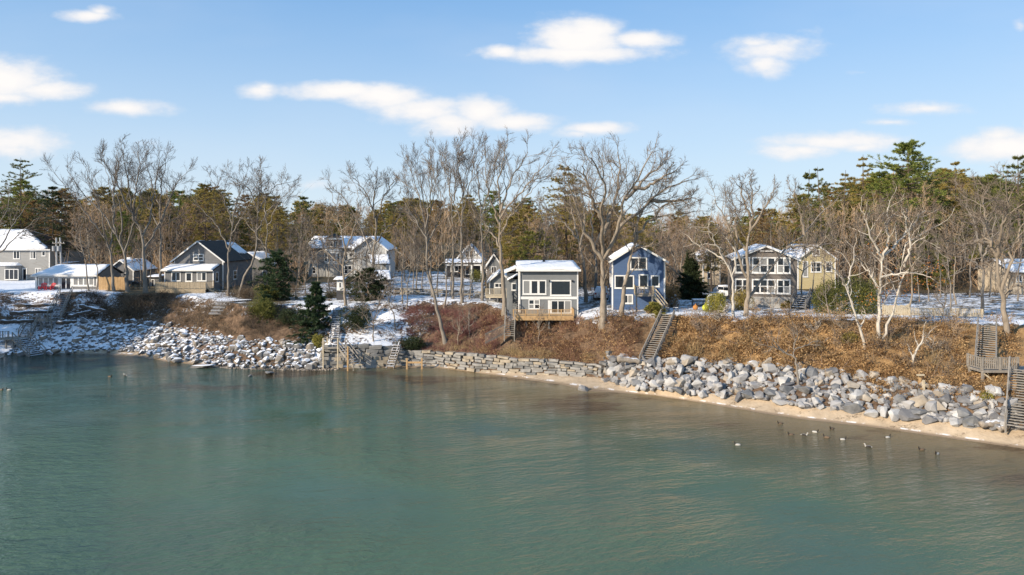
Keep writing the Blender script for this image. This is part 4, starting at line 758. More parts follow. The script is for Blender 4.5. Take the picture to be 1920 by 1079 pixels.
def modern_house():
    h = Site('modern_grey_house', 'modern grey two-storey house with shed roof, big windows and front deck', 'house', 1028, 80, 5.55); o = h.o
    x0, x1 = h.x(972.3), h.x(1083.5); zt = h.z(507.5); L = 8.2; zb = WZ(489, 88.6) - h.z0
    MB().prism_x([(0, -1.2), (L, -1.2), (L, zb - .2), (0, zt - .02)], x0, x1).build('wall', MAT['siding_grey'], o)
    rx0, rx1 = h.x(967.5), h.x(1088.5); roof(o, (rx0, -.55, zt + .14), (rx1, -.55, zt + .14), (rx1 - .05, L + .3, zb + .02), (rx0, L + .3, zb + .02), 'roof_dark', .1, .12)
    bar(o, 'fascia', (rx0, -.6, zt + .04), (rx1, -.6, zt + .04), .05, .24, MAT['white_paint']); MB().box(h.x(1022), h.x(1027), 6.2, 6.5, zb - .2, zb + .22).build('roof_vent', MAT['metal_black'], o)
    for a, b in ((x0 - .04, x0 + .1), (x1 - .1, x1 + .04)): blk(o, 'corner_board', a, b, -.045, .08, -1.2, zt - .06, MAT['white_paint'])
    blk(o, 'belt_board', x0 + .1, x1 - .1, -.07, -.004, h.z(561.5), h.z(556.5), MAT['white_paint'])
    fr = window(o, h.x(980), h.x(1024.5), h.z(552.5), h.z(525.3), 3, 1, 0, trim=.14, mul=.26); h.win(1031.5, 1071, 525.5, 555, 1, 1, trim=.15)
    h.win(991, 1012.5, 561.8, 580, 2, 2, trim=.1, mul=.17, dy=-.0); h.win(1033, 1071.5, 563.5, 588, 3, 1, name='sliding_door', trim=.1, mul=.11); blk(o, 'door_panel', h.x(1027.5), h.x(1032.6), -.05, -.004, h.z(588), h.z(563.5), MAT['white_paint'])
    blk(o, 'downpipe', x0 + .12, x0 + .2, -.14, -.06, -1, zt - .1, MAT['white_paint'])
    for p in (1030, 1073): blk(o, 'wall_lamp', h.x(p) - .06, h.x(p) + .06, -.2, -.05, h.z(529), h.z(525.5), MAT['metal_black'])
    # deck
    zd = WZ(592.5, 77.6) - h.z0; a, b = WX(962.5, 77.6) - h.ox, WX(1075.5, 77.6) - h.ox
    blk(o, 'deck_floor', a, b, -2.4, -.06, zd - .1, zd, MAT['wood_deck']); blk(o, 'fascia_board', a, b, -2.46, -2.402, zd - .52, zd - .02, MAT['wood_new']); blk(o, 'rim_joist', a + .2, b - .1, -2.2, -2.0, zd - .4, zd - .102, MAT['wood_grey_dark'])
    for k in range(6): x = a + .2 + (b - a - .4) * k / 5; blk(o, 'pier', x - .1, x + .1, -2.1, -1.9, zd - 2.6, zd - .402, MAT['wood_grey_dark'])
    railing(o, (a, -2.42, zd - .02), (b, -2.42, zd - .02), .72, 44, 'wood_new', 6, .11, .05); railing(o, (b, -2.36, zd - .02), (b, -.1, zd - .02), .72, 9, 'wood_new', 2, .11, .05)
    # entrance wing stepping back on the left
    w0 = h.x(950, 5); blk(o, 'wing_wall', w0, x0 - .002, 5, 9, -1.2, h.z(513, 5), MAT['siding_grey'])
    roof(o, (w0 - .5, 4.5, h.z(512, 4.5)), (x0 - .01, 4.5, h.z(500, 4.5)), (x0 - .01, 9.4, h.z(500, 4.5)), (w0 - .5, 9.4, h.z(512, 4.5)), 'roof_dark', .12, .12); bar(o, 'rake_board', (w0 - .5, 4.46, h.z(513, 4.5)), (x0 - .06, 4.46, h.z(501, 4.5)), .05, .2, MAT['white_paint'])
    blk(o, 'bay_wall', h.x(954, 2.5), x0 - .003, 2.5, 4.98, -1.2, h.z(524, 2.5), MAT['siding_grey'])
    roof(o, (h.x(951, 2.5), 2.2, h.z(526, 2.5)), (x0 - .01, 2.2, h.z(515, 2.5)), (x0 - .01, 4.9, h.z(515, 2.5)), (h.x(951, 2.5), 4.9, h.z(526, 2.5)), 'roof_dark', .1, .1)
    window(o, h.x(959, 2.5), h.x(969, 2.5), h.z(545, 2.5), h.z(531, 2.5), 1, 1, 2.5)
    zb2 = h.z(586, -.2); flight(o, (h.x(967, 3), 2.4, h.z(560, 2.4)), (h.x(967, -.4), -.4, zd), .8, 7, 'wood_grey_dark', True, .9, 3)
    g = Site('grey_annex', 'low grey annex with snow-edged gable roof left of the modern house', 'house', 935, 92, 6.3)
    gable(g.o, g.x(918), g.x(957), g.z(527), g.z(511), 0, 6, 'siding_grey', snow=(.12, .1)); g.win(927, 944, 531, 540, 2, 1)
    t = thing('terrace', 'raised wooden terrace with railing in front of the low grey annex', 'terrace', (WX(942, 88), 88, 6.2)); tx = lambda p: WX(p, 88) - WX(942, 88); zz = WZ(556, 88) - 6.2
    blk(t, 'floor', tx(911), tx(972), 0, 3.4, zz - .2, zz, MAT['wood_pale']); railing(t, (tx(911), .06, zz), (tx(972), .06, zz), .95, 26, 'wood_pale', 5)
    for k in range(4): x = tx(914) + (tx(970) - tx(914)) * k / 3; blk(t, 'pier', x - .1, x + .1, .1, .3, -1, zz - .202, MAT['wood_grey_dark'])
    # steps below the deck and the board fence running down the bank
    s = thing('deck_stairs', 'grey wooden steps leading down the bank from the modern house deck', 'stairs', (0, 0, 0)); flight(s, *clear((WX(957, 78), 78, WZ(592, 78)), (WX(955, 75.6), 75.6, WZ(632, 75.6))), 1.05, 11, 'wood_grey', True, .9, 4)
    f = thing('bank_fence', 'grey weathered picket fence sloping down the bank beside the deck steps', 'fence', (0, 0, 0)); A = Vector((WX(946, 76), 76, WZ(628, 76))); B = Vector((WX(910, 75.2), 75.2, WZ(646, 75.2)))
    bar(f, 'rail', A + Vector((0, 0, .2)), B + Vector((0, 0, .2)), .06, .09, MAT['wood_grey']); bar(f, 'rail', A + Vector((0, 0, 1.1)), B + Vector((0, 0, 1.1)), .06, .09, MAT['wood_grey'])
    for k in range(18): c = A.lerp(B, k / 17) + Vector((0, -.05, 0)); bar(f, 'picket', c, c + Vector((0, 0, 1.25)), .03, .09, MAT['wood_grey'])
def blue_house():
    h = Site('blue_house', 'blue gabled clapboard house with white trim behind the largest bare tree', 'house', 1197, 78, 6.3); o = h.o; o.rotation_euler.z = rad(-6)
    x0, x1 = h.x(1148.5), h.x(1245.5); ze, zr = h.z(489.5), h.z(460); xm = h.x(1195)
    gable(o, x0, x1, ze, zr, 0, 9, 'siding_blue', zb=-.5, xm=xm, ov=.42, snow=(.13, 0), regions=((0,1,.1,1),(0,1,0,1)))
    MB().box(x0 - .03, x1 + .03, -.04, 8.9, -1, .15).build('foundation', MAT['concrete'], o)
    h.win(1181.5, 1213, 482.6, 506.3, 2, 1, trim=.13, mul=.1); h.win(1152.5, 1189, 516.5, 541.5, 2, 1, trim=.13, mul=.1); h.win(1197.5, 1215.5, 514.5, 541, 1, 1, name='door', trim=.14); h.win(1220, 1236, 516.5, 538, 1, 1, trim=.13); h.win(1168, 1187, 552.5, 570, 2, 1, trim=.13)
    window(o, 2, 3.4, h.z(541), h.z(518), 1, 2, x0, 'l'); window(o, 5.4, 6.8, h.z(541), h.z(518), 1, 2, x0, 'l')
    zd = h.z(553.5, -2); a, b = h.x(1195.5, -2), h.x(1228, -2); blk(o, 'deck_floor', a, b, -2, -.06, zd - .16, zd, MAT['wood_grey'])
    railing(o, (a, -1.95, zd), (b, -1.95, zd), .95, 13, 'wood_deck', 3); railing(o, (a, -1.85, zd), (a, -.1, zd), .95, 7, 'wood_deck', 2)
    for p in (a + .1, b - .1): blk(o, 'deck_post', p - .08, p + .08, -1.95, -1.79, -1, zd - .162, MAT['wood_grey'])
    flight(o, (b + .1, -1.1, zd), (b + 1.6, -1.1, .25), 1.2, 6, 'wood_pale', True, .9, 2, 'tread_snowy', .3)
def shingle_house():
    h = Site('shingle_house', 'brown-grey shingled gable house with two rows of white windows right of the blue house', 'house', 1436, 80, 6.55); o = h.o; o.rotation_euler.z = rad(-13)
    x0, x1 = h.x(1379), h.x(1491); ze, zr = h.z(487), h.z(463); xm = h.x(1436)
    gable(o, x0, x1, ze, zr, 0, 9, 'shingle_brown_grey', zb=-.5, xm=xm, ov=.35, snow=(.15, .12), corner=False); MB().box(x0 + .02, x1 - .02, -.06, 8.9, -1, h.z(557)).build('foundation', MAT['concrete'], o)
    for v0, v1 in ((482.5, 513), (523.5, 551)):
        h.win(1411, 1453.5, v0, v1, 3, 2, trim=.16, mul=.16); h.win(1455, 1479.5, v0, v1, 2, 2, trim=.16, mul=.13); h.win(1380.5, 1408, v0, v1, 2, 2, trim=.16, mul=.14)
    blk(o, 'belt_board', x0, x1, -.05, -.004, h.z(516), h.z(513.5), MAT['shingle_brown_grey'])
    for k in range(4): x = h.x(1430 + 11 * k); blk(o, 'basement_pane', x - .25, x + .25, -.09, -.064, h.z(570), h.z(560), MAT['glass_pale'])
    bar(o, 'gable_brace', (xm - .7, -.3, zr - .5), (xm + .7, -.3, zr - .5), .08, .08, MAT['white_paint'])
    flight(o, (h.x(1501), -.2, h.z(553)), (h.x(1501, -2.2), -2.2, h.z(577, -2.2)), 1.5, 6, 'wood_grey_dark', True, .9, 2, 'tread_snowy', .34); blk(o, 'stoop', h.x(1491), h.x(1513), -.18, 1.5, -.5, h.z(553), MAT['wood_grey_dark'])
    y = Site('yellow_house', 'pale yellow house with snowy roof half hidden behind the shingled house', 'house', 1528, 104, 6.85)
    gable(y.o, y.x(1496), y.x(1566), y.z(486), y.z(461), 0, 9, 'siding_yellow', snow=(.13, .13)); y.win(1520, 1540, 491, 511, 2, 2, trim=.15); y.win(1548, 1560, 491, 510, 1, 2); y.win(1505, 1515, 490, 520, 1, 1, name='door'); y.win(1523, 1537, 468, 480, 2, 1)
    MB().box(y.x(1548) - .4, y.x(1548) + .4, 4, 4.8, y.z(486), y.z(462)).build('chimney', MAT['slab_tan'], y.o)
    b = Site('beige_house', 'narrow beige house with snowy roof seen between the dark spruce and the twisted trees', 'house', 1334, 112, 6.9)
    gable(b.o, b.x(1318), b.x(1350), b.z(489), b.z(472), 0, 7, 'siding_beige', snow=(.13, .1)); b.win(1327, 1335, 494, 506, 1, 2); b.win(1338, 1345, 494, 506, 1, 2); b.win(1326, 1333, 511, 523, 1, 1, name='door')
    r = Site('tan_house', 'tan house with a broad snowy roof at the right edge behind the big tree', 'house', 1940, 96, 6.6)
    x0, x1 = r.x(1897), r.x(1990); ze = r.z(512); MB().box(x0, x1, 0, 7, -.5, ze).build('wall', MAT['siding_beige'], r.o); zr = WZ(486, 99.5) - 6.6
    roof(r.o, (x0 - .4, -.5, ze + .05), (x1 + .4, -.5, ze + .05), (x1 + .4, 3.5, zr), (x0 - .4, 3.5, zr), 'roof_dark', .15, .14); roof(r.o, (x1 + .4, 7.5, ze + .05), (x0 - .4, 7.5, ze + .05), (x0 - .4, 3.5, zr), (x1 + .4, 3.5, zr), 'roof_dark', .15, .14)
    MB().prism_x([(0, ze), (7, ze), (3.5, zr - .2)], x0 + .01, x0 + .15).build('gable_wall', MAT['siding_beige'], r.o); r.win(1905, 1917, 516, 529, 2, 1); r.win(1935, 1950, 516, 529, 2, 1)
large_left_house(); white_cottage(); small_left_things(); bungalow(); far_villa(); porch_house(); modern_house(); blue_house(); shingle_house()
# ---------------------------------------------------------------- rocks, walls, stairs on the bank
def hull_mesh(name, P, mat, smooth=False):
    bm = bmesh.new(); [bm.verts.new(p) for p in P]; r = bmesh.ops.convex_hull(bm, input=bm.verts)
    bmesh.ops.delete(bm, geom=[v for v in bm.verts if not v.link_faces], context='VERTS'); bmesh.ops.recalc_face_normals(bm, faces=bm.faces)
    if smooth: bmesh.ops.dissolve_limit(bm, angle_limit=.25, verts=bm.verts, edges=bm.edges); bmesh.ops.bevel(bm, geom=bm.edges[:], offset=.03, segments=1, affect='EDGES', clamp_overlap=True)
    me = bpy.data.meshes.new(name); bm.to_mesh(me); bm.free(); me.materials.append(MAT[mat]); return me
def boulder_set(seed, mats, n, npt=17, pw=.75):
    rg = np.random.default_rng(seed); out = []
    for k in range(n):
        p = nrm(rg.normal(size=(npt, 3))); p = np.sign(p) * np.abs(p) ** pw; p *= rg.uniform(.82, 1.0, (npt, 1)); p *= [1, rg.uniform(.65, .9), rg.uniform(.55, .8)]
        out.append(hull_mesh('boulder', [tuple(v) for v in p], mats[k % len(mats)], npt < 21))
    return out
def along(C, x0, x1, step):
    X = np.linspace(x0, x1, 400); Y = np.interp(X, C[:, 0], C[:, 1]); s = np.concatenate([[0], np.cumsum(np.hypot(np.diff(X), np.diff(Y)))]); n = int(s[-1] / step); u = (np.arange(n) + .5) / n * s[-1]
    return np.interp(u, s, X), np.interp(u, s, Y)
def revetment(name, label, x0, x1, rows, step, size, meshes, seed, fill_meshes, fillmat, nfill, shift=(-.1, 1.06)):
    rg = np.random.default_rng(seed); t = thing(name, label, 'rocks', (0, 0, 0)); n = 0
    for j in range(rows):
        f = shift[0] + (shift[1] - shift[0]) * j / (rows - 1)
        xs, ys = along(TOE, x0, x1, step)
        for x, y in zip(xs, ys):
            x = x + rg.uniform(-.4, .4) * step + (j % 2) * step * .5; yt = float(np.interp(x, TOE[:, 0], TOE[:, 1])); yp = float(np.interp(x, TOP[:, 0], TOP[:, 1])); zt = float(np.interp(x, TOE[:, 0], TOE[:, 2])); zp = float(np.interp(x, TOP[:, 0], TOP[:, 2]))
            ff = f + rg.uniform(-.5, .5) * 1.2 / rows; yy = yt + (yp - yt) * ff; sc = size * (rg.uniform(.45, .8) if rg.random() < .45 else rg.uniform(.8, 1.3)); z = zt + (zp - zt) * min(max(ff, -.05), 1.05) + sc * rg.uniform(.05, .4)
            o = link(bpy.data.objects.new('boulder', meshes[rg.integers(len(meshes))])); o.parent = t; o.location = (x, yy, z); o.scale = (sc * rg.uniform(.85, 1.25), sc * rg.uniform(.85, 1.2), sc * rg.uniform(.75, 1.2)); o.rotation_euler = (rg.uniform(-.5, .5), rg.uniform(-.5, .5), rg.uniform(0, 6.28)); n += 1
    V, F, b = [], [], 0; xs = rg.uniform(x0, x1, nfill)
    for x in xs:
        yt = float(np.interp(x, TOE[:, 0], TOE[:, 1])); yp = float(np.interp(x, TOP[:, 0], TOP[:, 1])); zt = float(np.interp(x, TOE[:, 0], TOE[:, 2])); zp = float(np.interp(x, TOP[:, 0], TOP[:, 2])); ff = rg.uniform(shift[0] - .03, shift[1] + .05)
        me = fill_meshes[rg.integers(len(fill_meshes))]; v = np.empty(len(me.vertices) * 3, np.float32); me.vertices.foreach_get('co', v); v = v.reshape(-1, 3); a = rg.uniform(0, 6.28); c, s = math.cos(a), math.sin(a); sc = size * rg.uniform(.28, .62)
        v = np.stack([v[:, 0]*c - v[:, 1]*s, v[:, 0]*s + v[:, 1]*c, v[:, 2]], -1) * sc + [x, yt + (yp - yt) * ff, zt + (zp - zt) * min(max(ff, 0), 1.05) + .1]
        V.append(v); F += [tuple(i + b for i in p.vertices) for p in me.polygons]; b += len(v)
    me = bpy.data.meshes.new('small_rocks'); me.from_pydata(np.concatenate(V).tolist(), [], F); me.update(); o = mobj('small_rocks', me, MAT[fillmat], t); o['kind'] = 'stuff'
    return n
def seawall(name, label, x0, x1, courses, seed, mats):
    rg = np.random.default_rng(seed); t = thing(name, label, 'wall', (0, 0, 0)); st = []
    for k in range(10):
        p = []
        for sx in (-1, 1):
            for sy in (-1, 1):
                for sz in (-1, 1):
                    q = np.array([sx, sy, sz]) * .5; p += [tuple(q * rg.uniform(.86, 1.0, 3)), tuple(q * [rg.uniform(.7, .9), 1, rg.uniform(.55, .95)])]
        st.append(hull_mesh('stone', p, mats[k % len(mats)]))
    for c in range(courses):
        x = x0 - rg.uniform(0, .5)
        while x < x1:
            w = rg.uniform(.35, 1.5); xm = x + w / 2; zt = float(np.interp(xm, TOE[:, 0], TOE[:, 2])) - .1; zp = float(np.interp(xm, TOP[:, 0], TOP[:, 2])) + .05; y = float(np.interp(xm, TOE[:, 0], TOE[:, 1])); y2 = float(np.interp(xm + .5, TOE[:, 0], TOE[:, 1])); y1 = float(np.interp(xm - .5, TOE[:, 0], TOE[:, 1])); hh = (zp - zt) / courses
            o = link(bpy.data.objects.new('stone', st[rg.integers(len(st))])); o.parent = t; o.location = (xm, y + .22 + .07 * c + rg.uniform(-.17, .17), zt + hh * (c + .5) + rg.uniform(-.07, .07)); o.scale = (w * 1.04, rg.uniform(.5, .75), hh * rg.uniform(.75, 1.3)); o.rotation_euler = (rg.uniform(-.1, .1), rg.uniform(-.1, .1), math.atan2(y2 - y1, 1.0) + rg.uniform(-.08, .08)); x += w
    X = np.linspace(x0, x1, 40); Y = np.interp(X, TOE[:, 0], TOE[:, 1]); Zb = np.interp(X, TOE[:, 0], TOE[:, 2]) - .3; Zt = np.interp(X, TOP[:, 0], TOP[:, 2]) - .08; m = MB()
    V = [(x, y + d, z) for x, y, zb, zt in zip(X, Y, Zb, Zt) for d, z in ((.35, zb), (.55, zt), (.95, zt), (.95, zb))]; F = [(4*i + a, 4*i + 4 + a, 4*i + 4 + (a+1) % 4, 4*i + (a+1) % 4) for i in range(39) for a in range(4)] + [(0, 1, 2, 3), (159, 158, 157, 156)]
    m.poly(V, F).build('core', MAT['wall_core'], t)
big = boulder_set(3, ['rock_pale', 'rock_grey', 'rock_pale', 'rock_grey', 'rock_dark', 'rock_warm'], 18, 15, .8)
fillr = boulder_set(9, ['rock_pale'], 8, 21, .8)
small = boulder_set(5, ['rock_snowy', 'rock_snowy', 'rock_snowy_tan', 'rock_snowy'], 16, 20, .9)
xr0, xr1 = WX(1134, 70), WX(1895, 51.5); xl0, xl1 = WX(20, 88), WX(607, 78)
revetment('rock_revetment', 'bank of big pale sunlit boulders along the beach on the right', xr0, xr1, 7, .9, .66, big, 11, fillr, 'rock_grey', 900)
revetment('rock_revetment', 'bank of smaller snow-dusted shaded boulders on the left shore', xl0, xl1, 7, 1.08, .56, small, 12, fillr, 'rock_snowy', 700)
seawall('stone_seawall', 'dry stone seawall between the platform stairs and the plank ladder', WX(606, 77.8), WX(738, 78), 6, 21, ['slab_grey', 'slab_dark', 'slab_grey', 'slab_tan'])
seawall('stone_seawall', 'long low dry stone seawall of flat tan slabs below the modern house', WX(748, 78.5), WX(1133, 69.8), 6, 22, ['slab_tan', 'slab_grey', 'slab_grey', 'slab_dark', 'slab_grey'])
def garden_wall():
    rg = np.random.default_rng(77); t = thing('stone_terrace_edge', 'low grey stone wall between the snowy lawn and the snowy slope', 'wall'); ms = boulder_set(78, ['slab_grey', 'slab_tan', 'slab_dark'], 9, 22, .5)
    for c in range(3):
        x = WX(738, 98)
        while x < WX(912, 93):
            w = rg.uniform(.5, 1.1); px = 738 + (x - WX(738, 98)) / (WX(912, 93) - WX(738, 98)) * 174; d = 98 - 5 * (px - 738) / 174; o = link(bpy.data.objects.new('stone', ms[rg.integers(9)])); o.parent = t; o.location = (x + w/2, d + rg.uniform(-.08, .08), gz(x, d) + .15 + .3 * c); o.scale = (w * .58, .35, .22); o.rotation_euler = (0, rg.uniform(-.08, .08), rg.uniform(-.1, .1)); x += w
garden_wall()
def lone_rock(label, px, py, z, sc, mat, seed, sq=(1, .8, .7)):
    d = DZ(py, z); o = mobj('boulder', boulder_set(seed, [mat], 1, 22, .9)[0]); o.location = (WX(px, d), d, z + sc * .15); o.scale = tuple(sc * q for q in sq); o.rotation_euler = (.1, .1, seed); tag(o, label, 'boulder')
lone_rock('lone grey boulder standing in the shallows below the stone seawall', 1093, 733, 0, .62, 'rock_grey', 44, (1, .8, 1.1)); lone_rock('rounded rock in the water at the foot of the platform stairs', 633, 690, 0, .5, 'rock_warm', 45, (1.3, .8, .55))
lone_rock('flat dark rock breaking the water left of the platform stairs', 505, 701, 0, .8, 'rock_dark', 46, (1.5, .7, .35)); lone_rock('low snowy rock ledge at the waterline left of centre', 375, 690, 0, 1.0, 'rock_snowy', 47, (2.0, .8, .35)); lone_rock('tiny rock awash left of the flat dark rock', 470, 706, 0, .3, 'rock_dark', 48); lone_rock('brown rock in the water at the far left edge', 3, 672, 0, .4, 'rock_warm', 49)
def pebbles():
    rg = np.random.default_rng(5); V, F, b = [], [], 0
    for k in range(700):
        x = rg.uniform(WX(400, 80), WX(640, 78)); y = float(np.interp(x, TOE[:, 0], TOE[:, 1])) + rg.uniform(-1.2, .5); me = small[rg.integers(len(small))]; v = np.empty(len(me.vertices) * 3, np.float32); me.vertices.foreach_get('co', v)
        v = v.reshape(-1, 3) * rg.uniform(.07, .2) * [1, 1, .7] + [x, y, max(gz(x, y), -.02) + .04]; V.append(v); F += [tuple(i + b for i in p.vertices) for p in me.polygons]; b += len(v)
    me = bpy.data.meshes.new('shore_cobbles'); me.from_pydata(np.concatenate(V).tolist(), [], F); me.update(); tag(mobj('shore_cobbles', me, MAT['cobble']), 'small cobbles at the waterline below the left boulders', 'cobbles', kind='stuff')
pebbles()
def log(label, px0, py0, px1, py1, z, r=.22, mat='driftwood', name='driftwood_log', d=None, d2=None):
    d = d or DZ((py0+py1)/2, z); d2 = d2 or d; p, q = Vector((WX(px0, d), d, WZ(py0, d))), Vector((WX(px1, d2), d2, WZ(py1, d2))); n = 9; P = np.array([[tuple(p.lerp(q, i / n) + Vector((0, 0, .05 * math.sin(i * 2.1)))) for i in range(n + 1)]])
    s = Soup(); s.tubes(P, (r * (1 + .12 * np.sin(np.arange(n + 1) * 1.7)) * np.linspace(1, .8, n + 1))[None], 9); me = s.mesh(name, True); bm = bmesh.new(); bm.from_mesh(me); bmesh.ops.holes_fill(bm, edges=bm.edges, sides=0); bm.to_mesh(me); bm.free()
    return tag(mobj(name, me, MAT[mat]), label, 'log')
log('thick bleached log at the foot of the blue house stairs', 1157, 673, 1201, 678, 2.9, .30); log('short bleached log lying on the rocks below the twisted trees', 1402, 684, 1450, 682, 3.0, .26); log('pale driftwood log at the base of the right-hand stairs', 1838, 797, 1874, 793, 1.2, .24); log('driftwood root stump on the sand by the right-hand stairs', 1872, 806, 1890, 800, 1.0, .2)
for k, (a, b, c, e, z) in enumerate([(-10, 574, 106, 572, 5.1), (0, 604, 62, 602, 3.9), (106, 606, 142, 603, 3.6), (128, 594, 170, 584, 4.3), (20, 588, 98, 584, 4.6), (150, 574, 200, 584, 5.2)]):
    log(['long dark snow-topped timber, the highest one on the left bank', 'dark timber on the left bank below the landing, at the left edge', 'dark stub of timber just right of the left landing', 'slanting dark log right of the left stairs', 'middle dark timber crossing behind the left landing', 'slanting dark log high on the bank right of the left stairs'][k], a, b, c, e, z, .26, 'timber_snowy', 'retaining_timber')
# --- stairs
t = thing('zigzag_stairs', 'grey wooden zigzag stairs with landing at the far left', 'stairs'); V3 = lambda px, py, d: Vector((WX(px, d), d, WZ(py, d)))
flight(t, *clear(V3(124, 549, 102.5), V3(101, 598, 94.6), .05), 1.4, 13, 'wood_grey', True, .9, 4, 'tread_snowy')
LD = 93.0; A, B = V3(64, 600, LD), V3(103, 600, LD); blk(t, 'landing', A.x, B.x + .4, LD - .9, LD + 1.1, A.z - .14, A.z, MAT['wood_grey']); railing(t, (A.x, LD - .85, A.z), (B.x, LD - .85, A.z), .95, 5, 'wood_grey', 3)
for x in (A.x + .1, (A.x+B.x)/2, B.x): bar(t, 'post', (x, LD - .7, A.z - 2.4), (x, LD - .7, A.z - .14), .14, .14, MAT['wood_grey'])
flight(t, V3(62, 601, LD - .3), V3(46, 631, 89.8), 1.3, 9, 'wood_grey', True, .9, 3, 'tread_snowy')
LD = 88.6; A, B = V3(2, 634, LD), V3(46, 634, LD); blk(t, 'landing', A.x, B.x, LD - .8, LD + 1.2, A.z - .14, A.z, MAT['wood_grey']); railing(t, (A.x, LD - .75, A.z), (B.x - 1.5, LD - .75, A.z), .95, 5, 'wood_grey', 3)
for x in (A.x + .1, A.x + 1.1, A.x + 2, B.x): bar(t, 'post', (x, LD - .6, -.6), (x, LD - .6, A.z - .14), .16, .16, MAT['wood_grey'])
flight(t, V3(38, 635, LD - 1.0), V3(70, 668, 85.6), 1.7, 10, 'wood_grey', True, .9, 3, 'tread_snowy')
t = thing('timber_steps', 'snowy timber steps running diagonally up the bank below the bungalow', 'steps'); 
for i in range(15):
    f = i / 14; x = WX(404 + 56 * f, 93 + 6 * f); ky = knots(np.array([x]))[0][0]; y = ky[4] + (ky[5] - ky[4]) * (.02 + f); x = WX(404 + 56 * f, y); g = max(gz(x - .6, y), gz(x, y), gz(x + .6, y)) + .1
    bar(t, 'step', (x - .85, y + .1, g), (x + .85, y - .1, g), .36, .2, MAT['tread_snowy'])
t = thing('platform_stairs', 'weathered stairs with platform and handrails descending the seawall to the water', 'stairs'); flight(t, *clear(V3(633, 577, 85.5), V3(627, 638, 79.2)), .95, 18, 'wood_grey_dark', False, tread_mat='tread_snowy')
A, B = V3(607.5, 651, 77.4), V3(639, 651, 77.4); blk(t, 'platform', A.x, B.x, 77.0, 78.9, A.z - .14, A.z, MAT['wood_grey'])
bar(t, 'handrail', (A.x, 77.05, A.z + 1.0), (B.x, 77.05, A.z + 1.0), .08, .08, MAT['wood_grey']); bar(t, 'handrail', (A.x, 77.05, A.z + 1.0), (A.x, 78.8, A.z + 1.0), .08, .08, MAT['wood_grey'])
for x, y in ((A.x, 77.05), (B.x - .25, 77.05), (A.x, 78.8)): bar(t, 'post', (x, y, -.5), (x, y, A.z + 1.05), .13, .13, MAT['wood_pale'])
flight(t, V3(641, 651, 77.6), V3(669, 686, 76.3), 1.0, 8, 'wood_grey', True, .95, 3, 'tread_snowy', .26)
bar(t, 'foot_rail', V3(655, 684.5, 76.0), V3(679, 684.5, 76.0), .12, .1, MAT['wood_pale']); bar(t, 'pile', V3(652, 698, 76), V3(652, 650, 76), .16, .16, MAT['wood_new'])
t = thing('plank_ladder', 'brown plank ladder leaning on the seawall beside the dark juniper', 'ladder'); flight(t, V3(745.5, 646, 79.3), V3(731, 690, 76.6), .85, 9, 'driftwood', False, tw=.3); bar(t, 'handrail', V3(749, 640, 79.3), V3(737, 680, 76.6), .07, .08, MAT['driftwood'])
t = thing('mooring_rail', 'pale two-post wooden rail standing at the water edge below the seawall', 'rail'); d = 77
for p in (763, 791): bar(t, 'post', V3(p, 694, d), V3(p, 672, d), .17, .17, MAT['wood_new'])
bar(t, 'crossbeam', V3(764, 680, d), V3(790, 680, d), .1, .2, MAT['wood_new'])
t = thing('beach_stairs', 'long straight grey wooden stairs down the bank below the blue house', 'stairs'); flight(t, *clear(V3(1252, 589, 75.4), V3(1212, 678, 68.8)), 1.35, 23, 'wood_grey', True, .45, 7, 'wood_grey', .26)
t = thing('switchback_stairs', 'weathered grey stairs with railed landing at the right edge of the bank', 'stairs'); top_, bot_ = V3(1851, 610, 66.2), V3(1848, 688, 57.4); flight(t, *clear(top_, bot_, .05), 1.35, 19, 'wood_grey', True, .9, 4)
LD = 55.6; A, B = V3(1833, 692, LD), V3(1906, 692, LD); blk(t, 'landing', A.x, B.x + 1.6, LD - .6, LD + 1.3, A.z - .2, A.z, MAT['wood_grey']); railing(t, (A.x, LD - .55, A.z), (B.x - .3, LD - .55, A.z), 1.0, 17, 'wood_grey', 3, .14, .07); railing(t, (A.x, LD - .5, A.z), (A.x, LD + 1.2, A.z), 1.0, 7, 'wood_grey', 2, .14, .07)
for x, y in ((A.x + .1, LD - .45), (B.x - .3, LD - .45), (A.x + .1, LD + 1.1)): bar(t, 'post', (x, y, A.z - 3.0), (x, y, A.z - .2), .17, .17, MAT['wood_grey'])
bar(t, 'brace', (A.x + .15, LD - .5, A.z - .3), (A.x + 1.9, LD - .5, A.z - 1.5), .09, .12, MAT['wood_pale'])
flight(t, *clear(V3(1917, 693, LD - .7), V3(1911, 803, 50.6), .05), 1.5, 22, 'wood_grey', True, .9, 5)
t = thing('davit_frame', 'pale wooden post frame standing among the boulders near the right end', 'frame'); d = 54.6
bar(t, 'post', V3(1731, 778, d), V3(1732, 713, d), .15, .15, MAT['wood_pale']); bar(t, 'post', V3(1723, 776, d + .6), V3(1725, 703, d + .6), .15, .15, MAT['wood_new']); bar(t, 'crossbeam', V3(1719, 703.5, d + .3), V3(1733, 703.5, d + .3), .12, .12, MAT['wood_pale']); bar(t, 'brace', V3(1732, 716, d), V3(1746, 770, d + 1.5), .08, .1, MAT['wood_grey']); bar(t, 'foot_plank', V3(1718, 776, d - .2), V3(1748, 776, d - .2), .2, .08, MAT['wood_pale'])
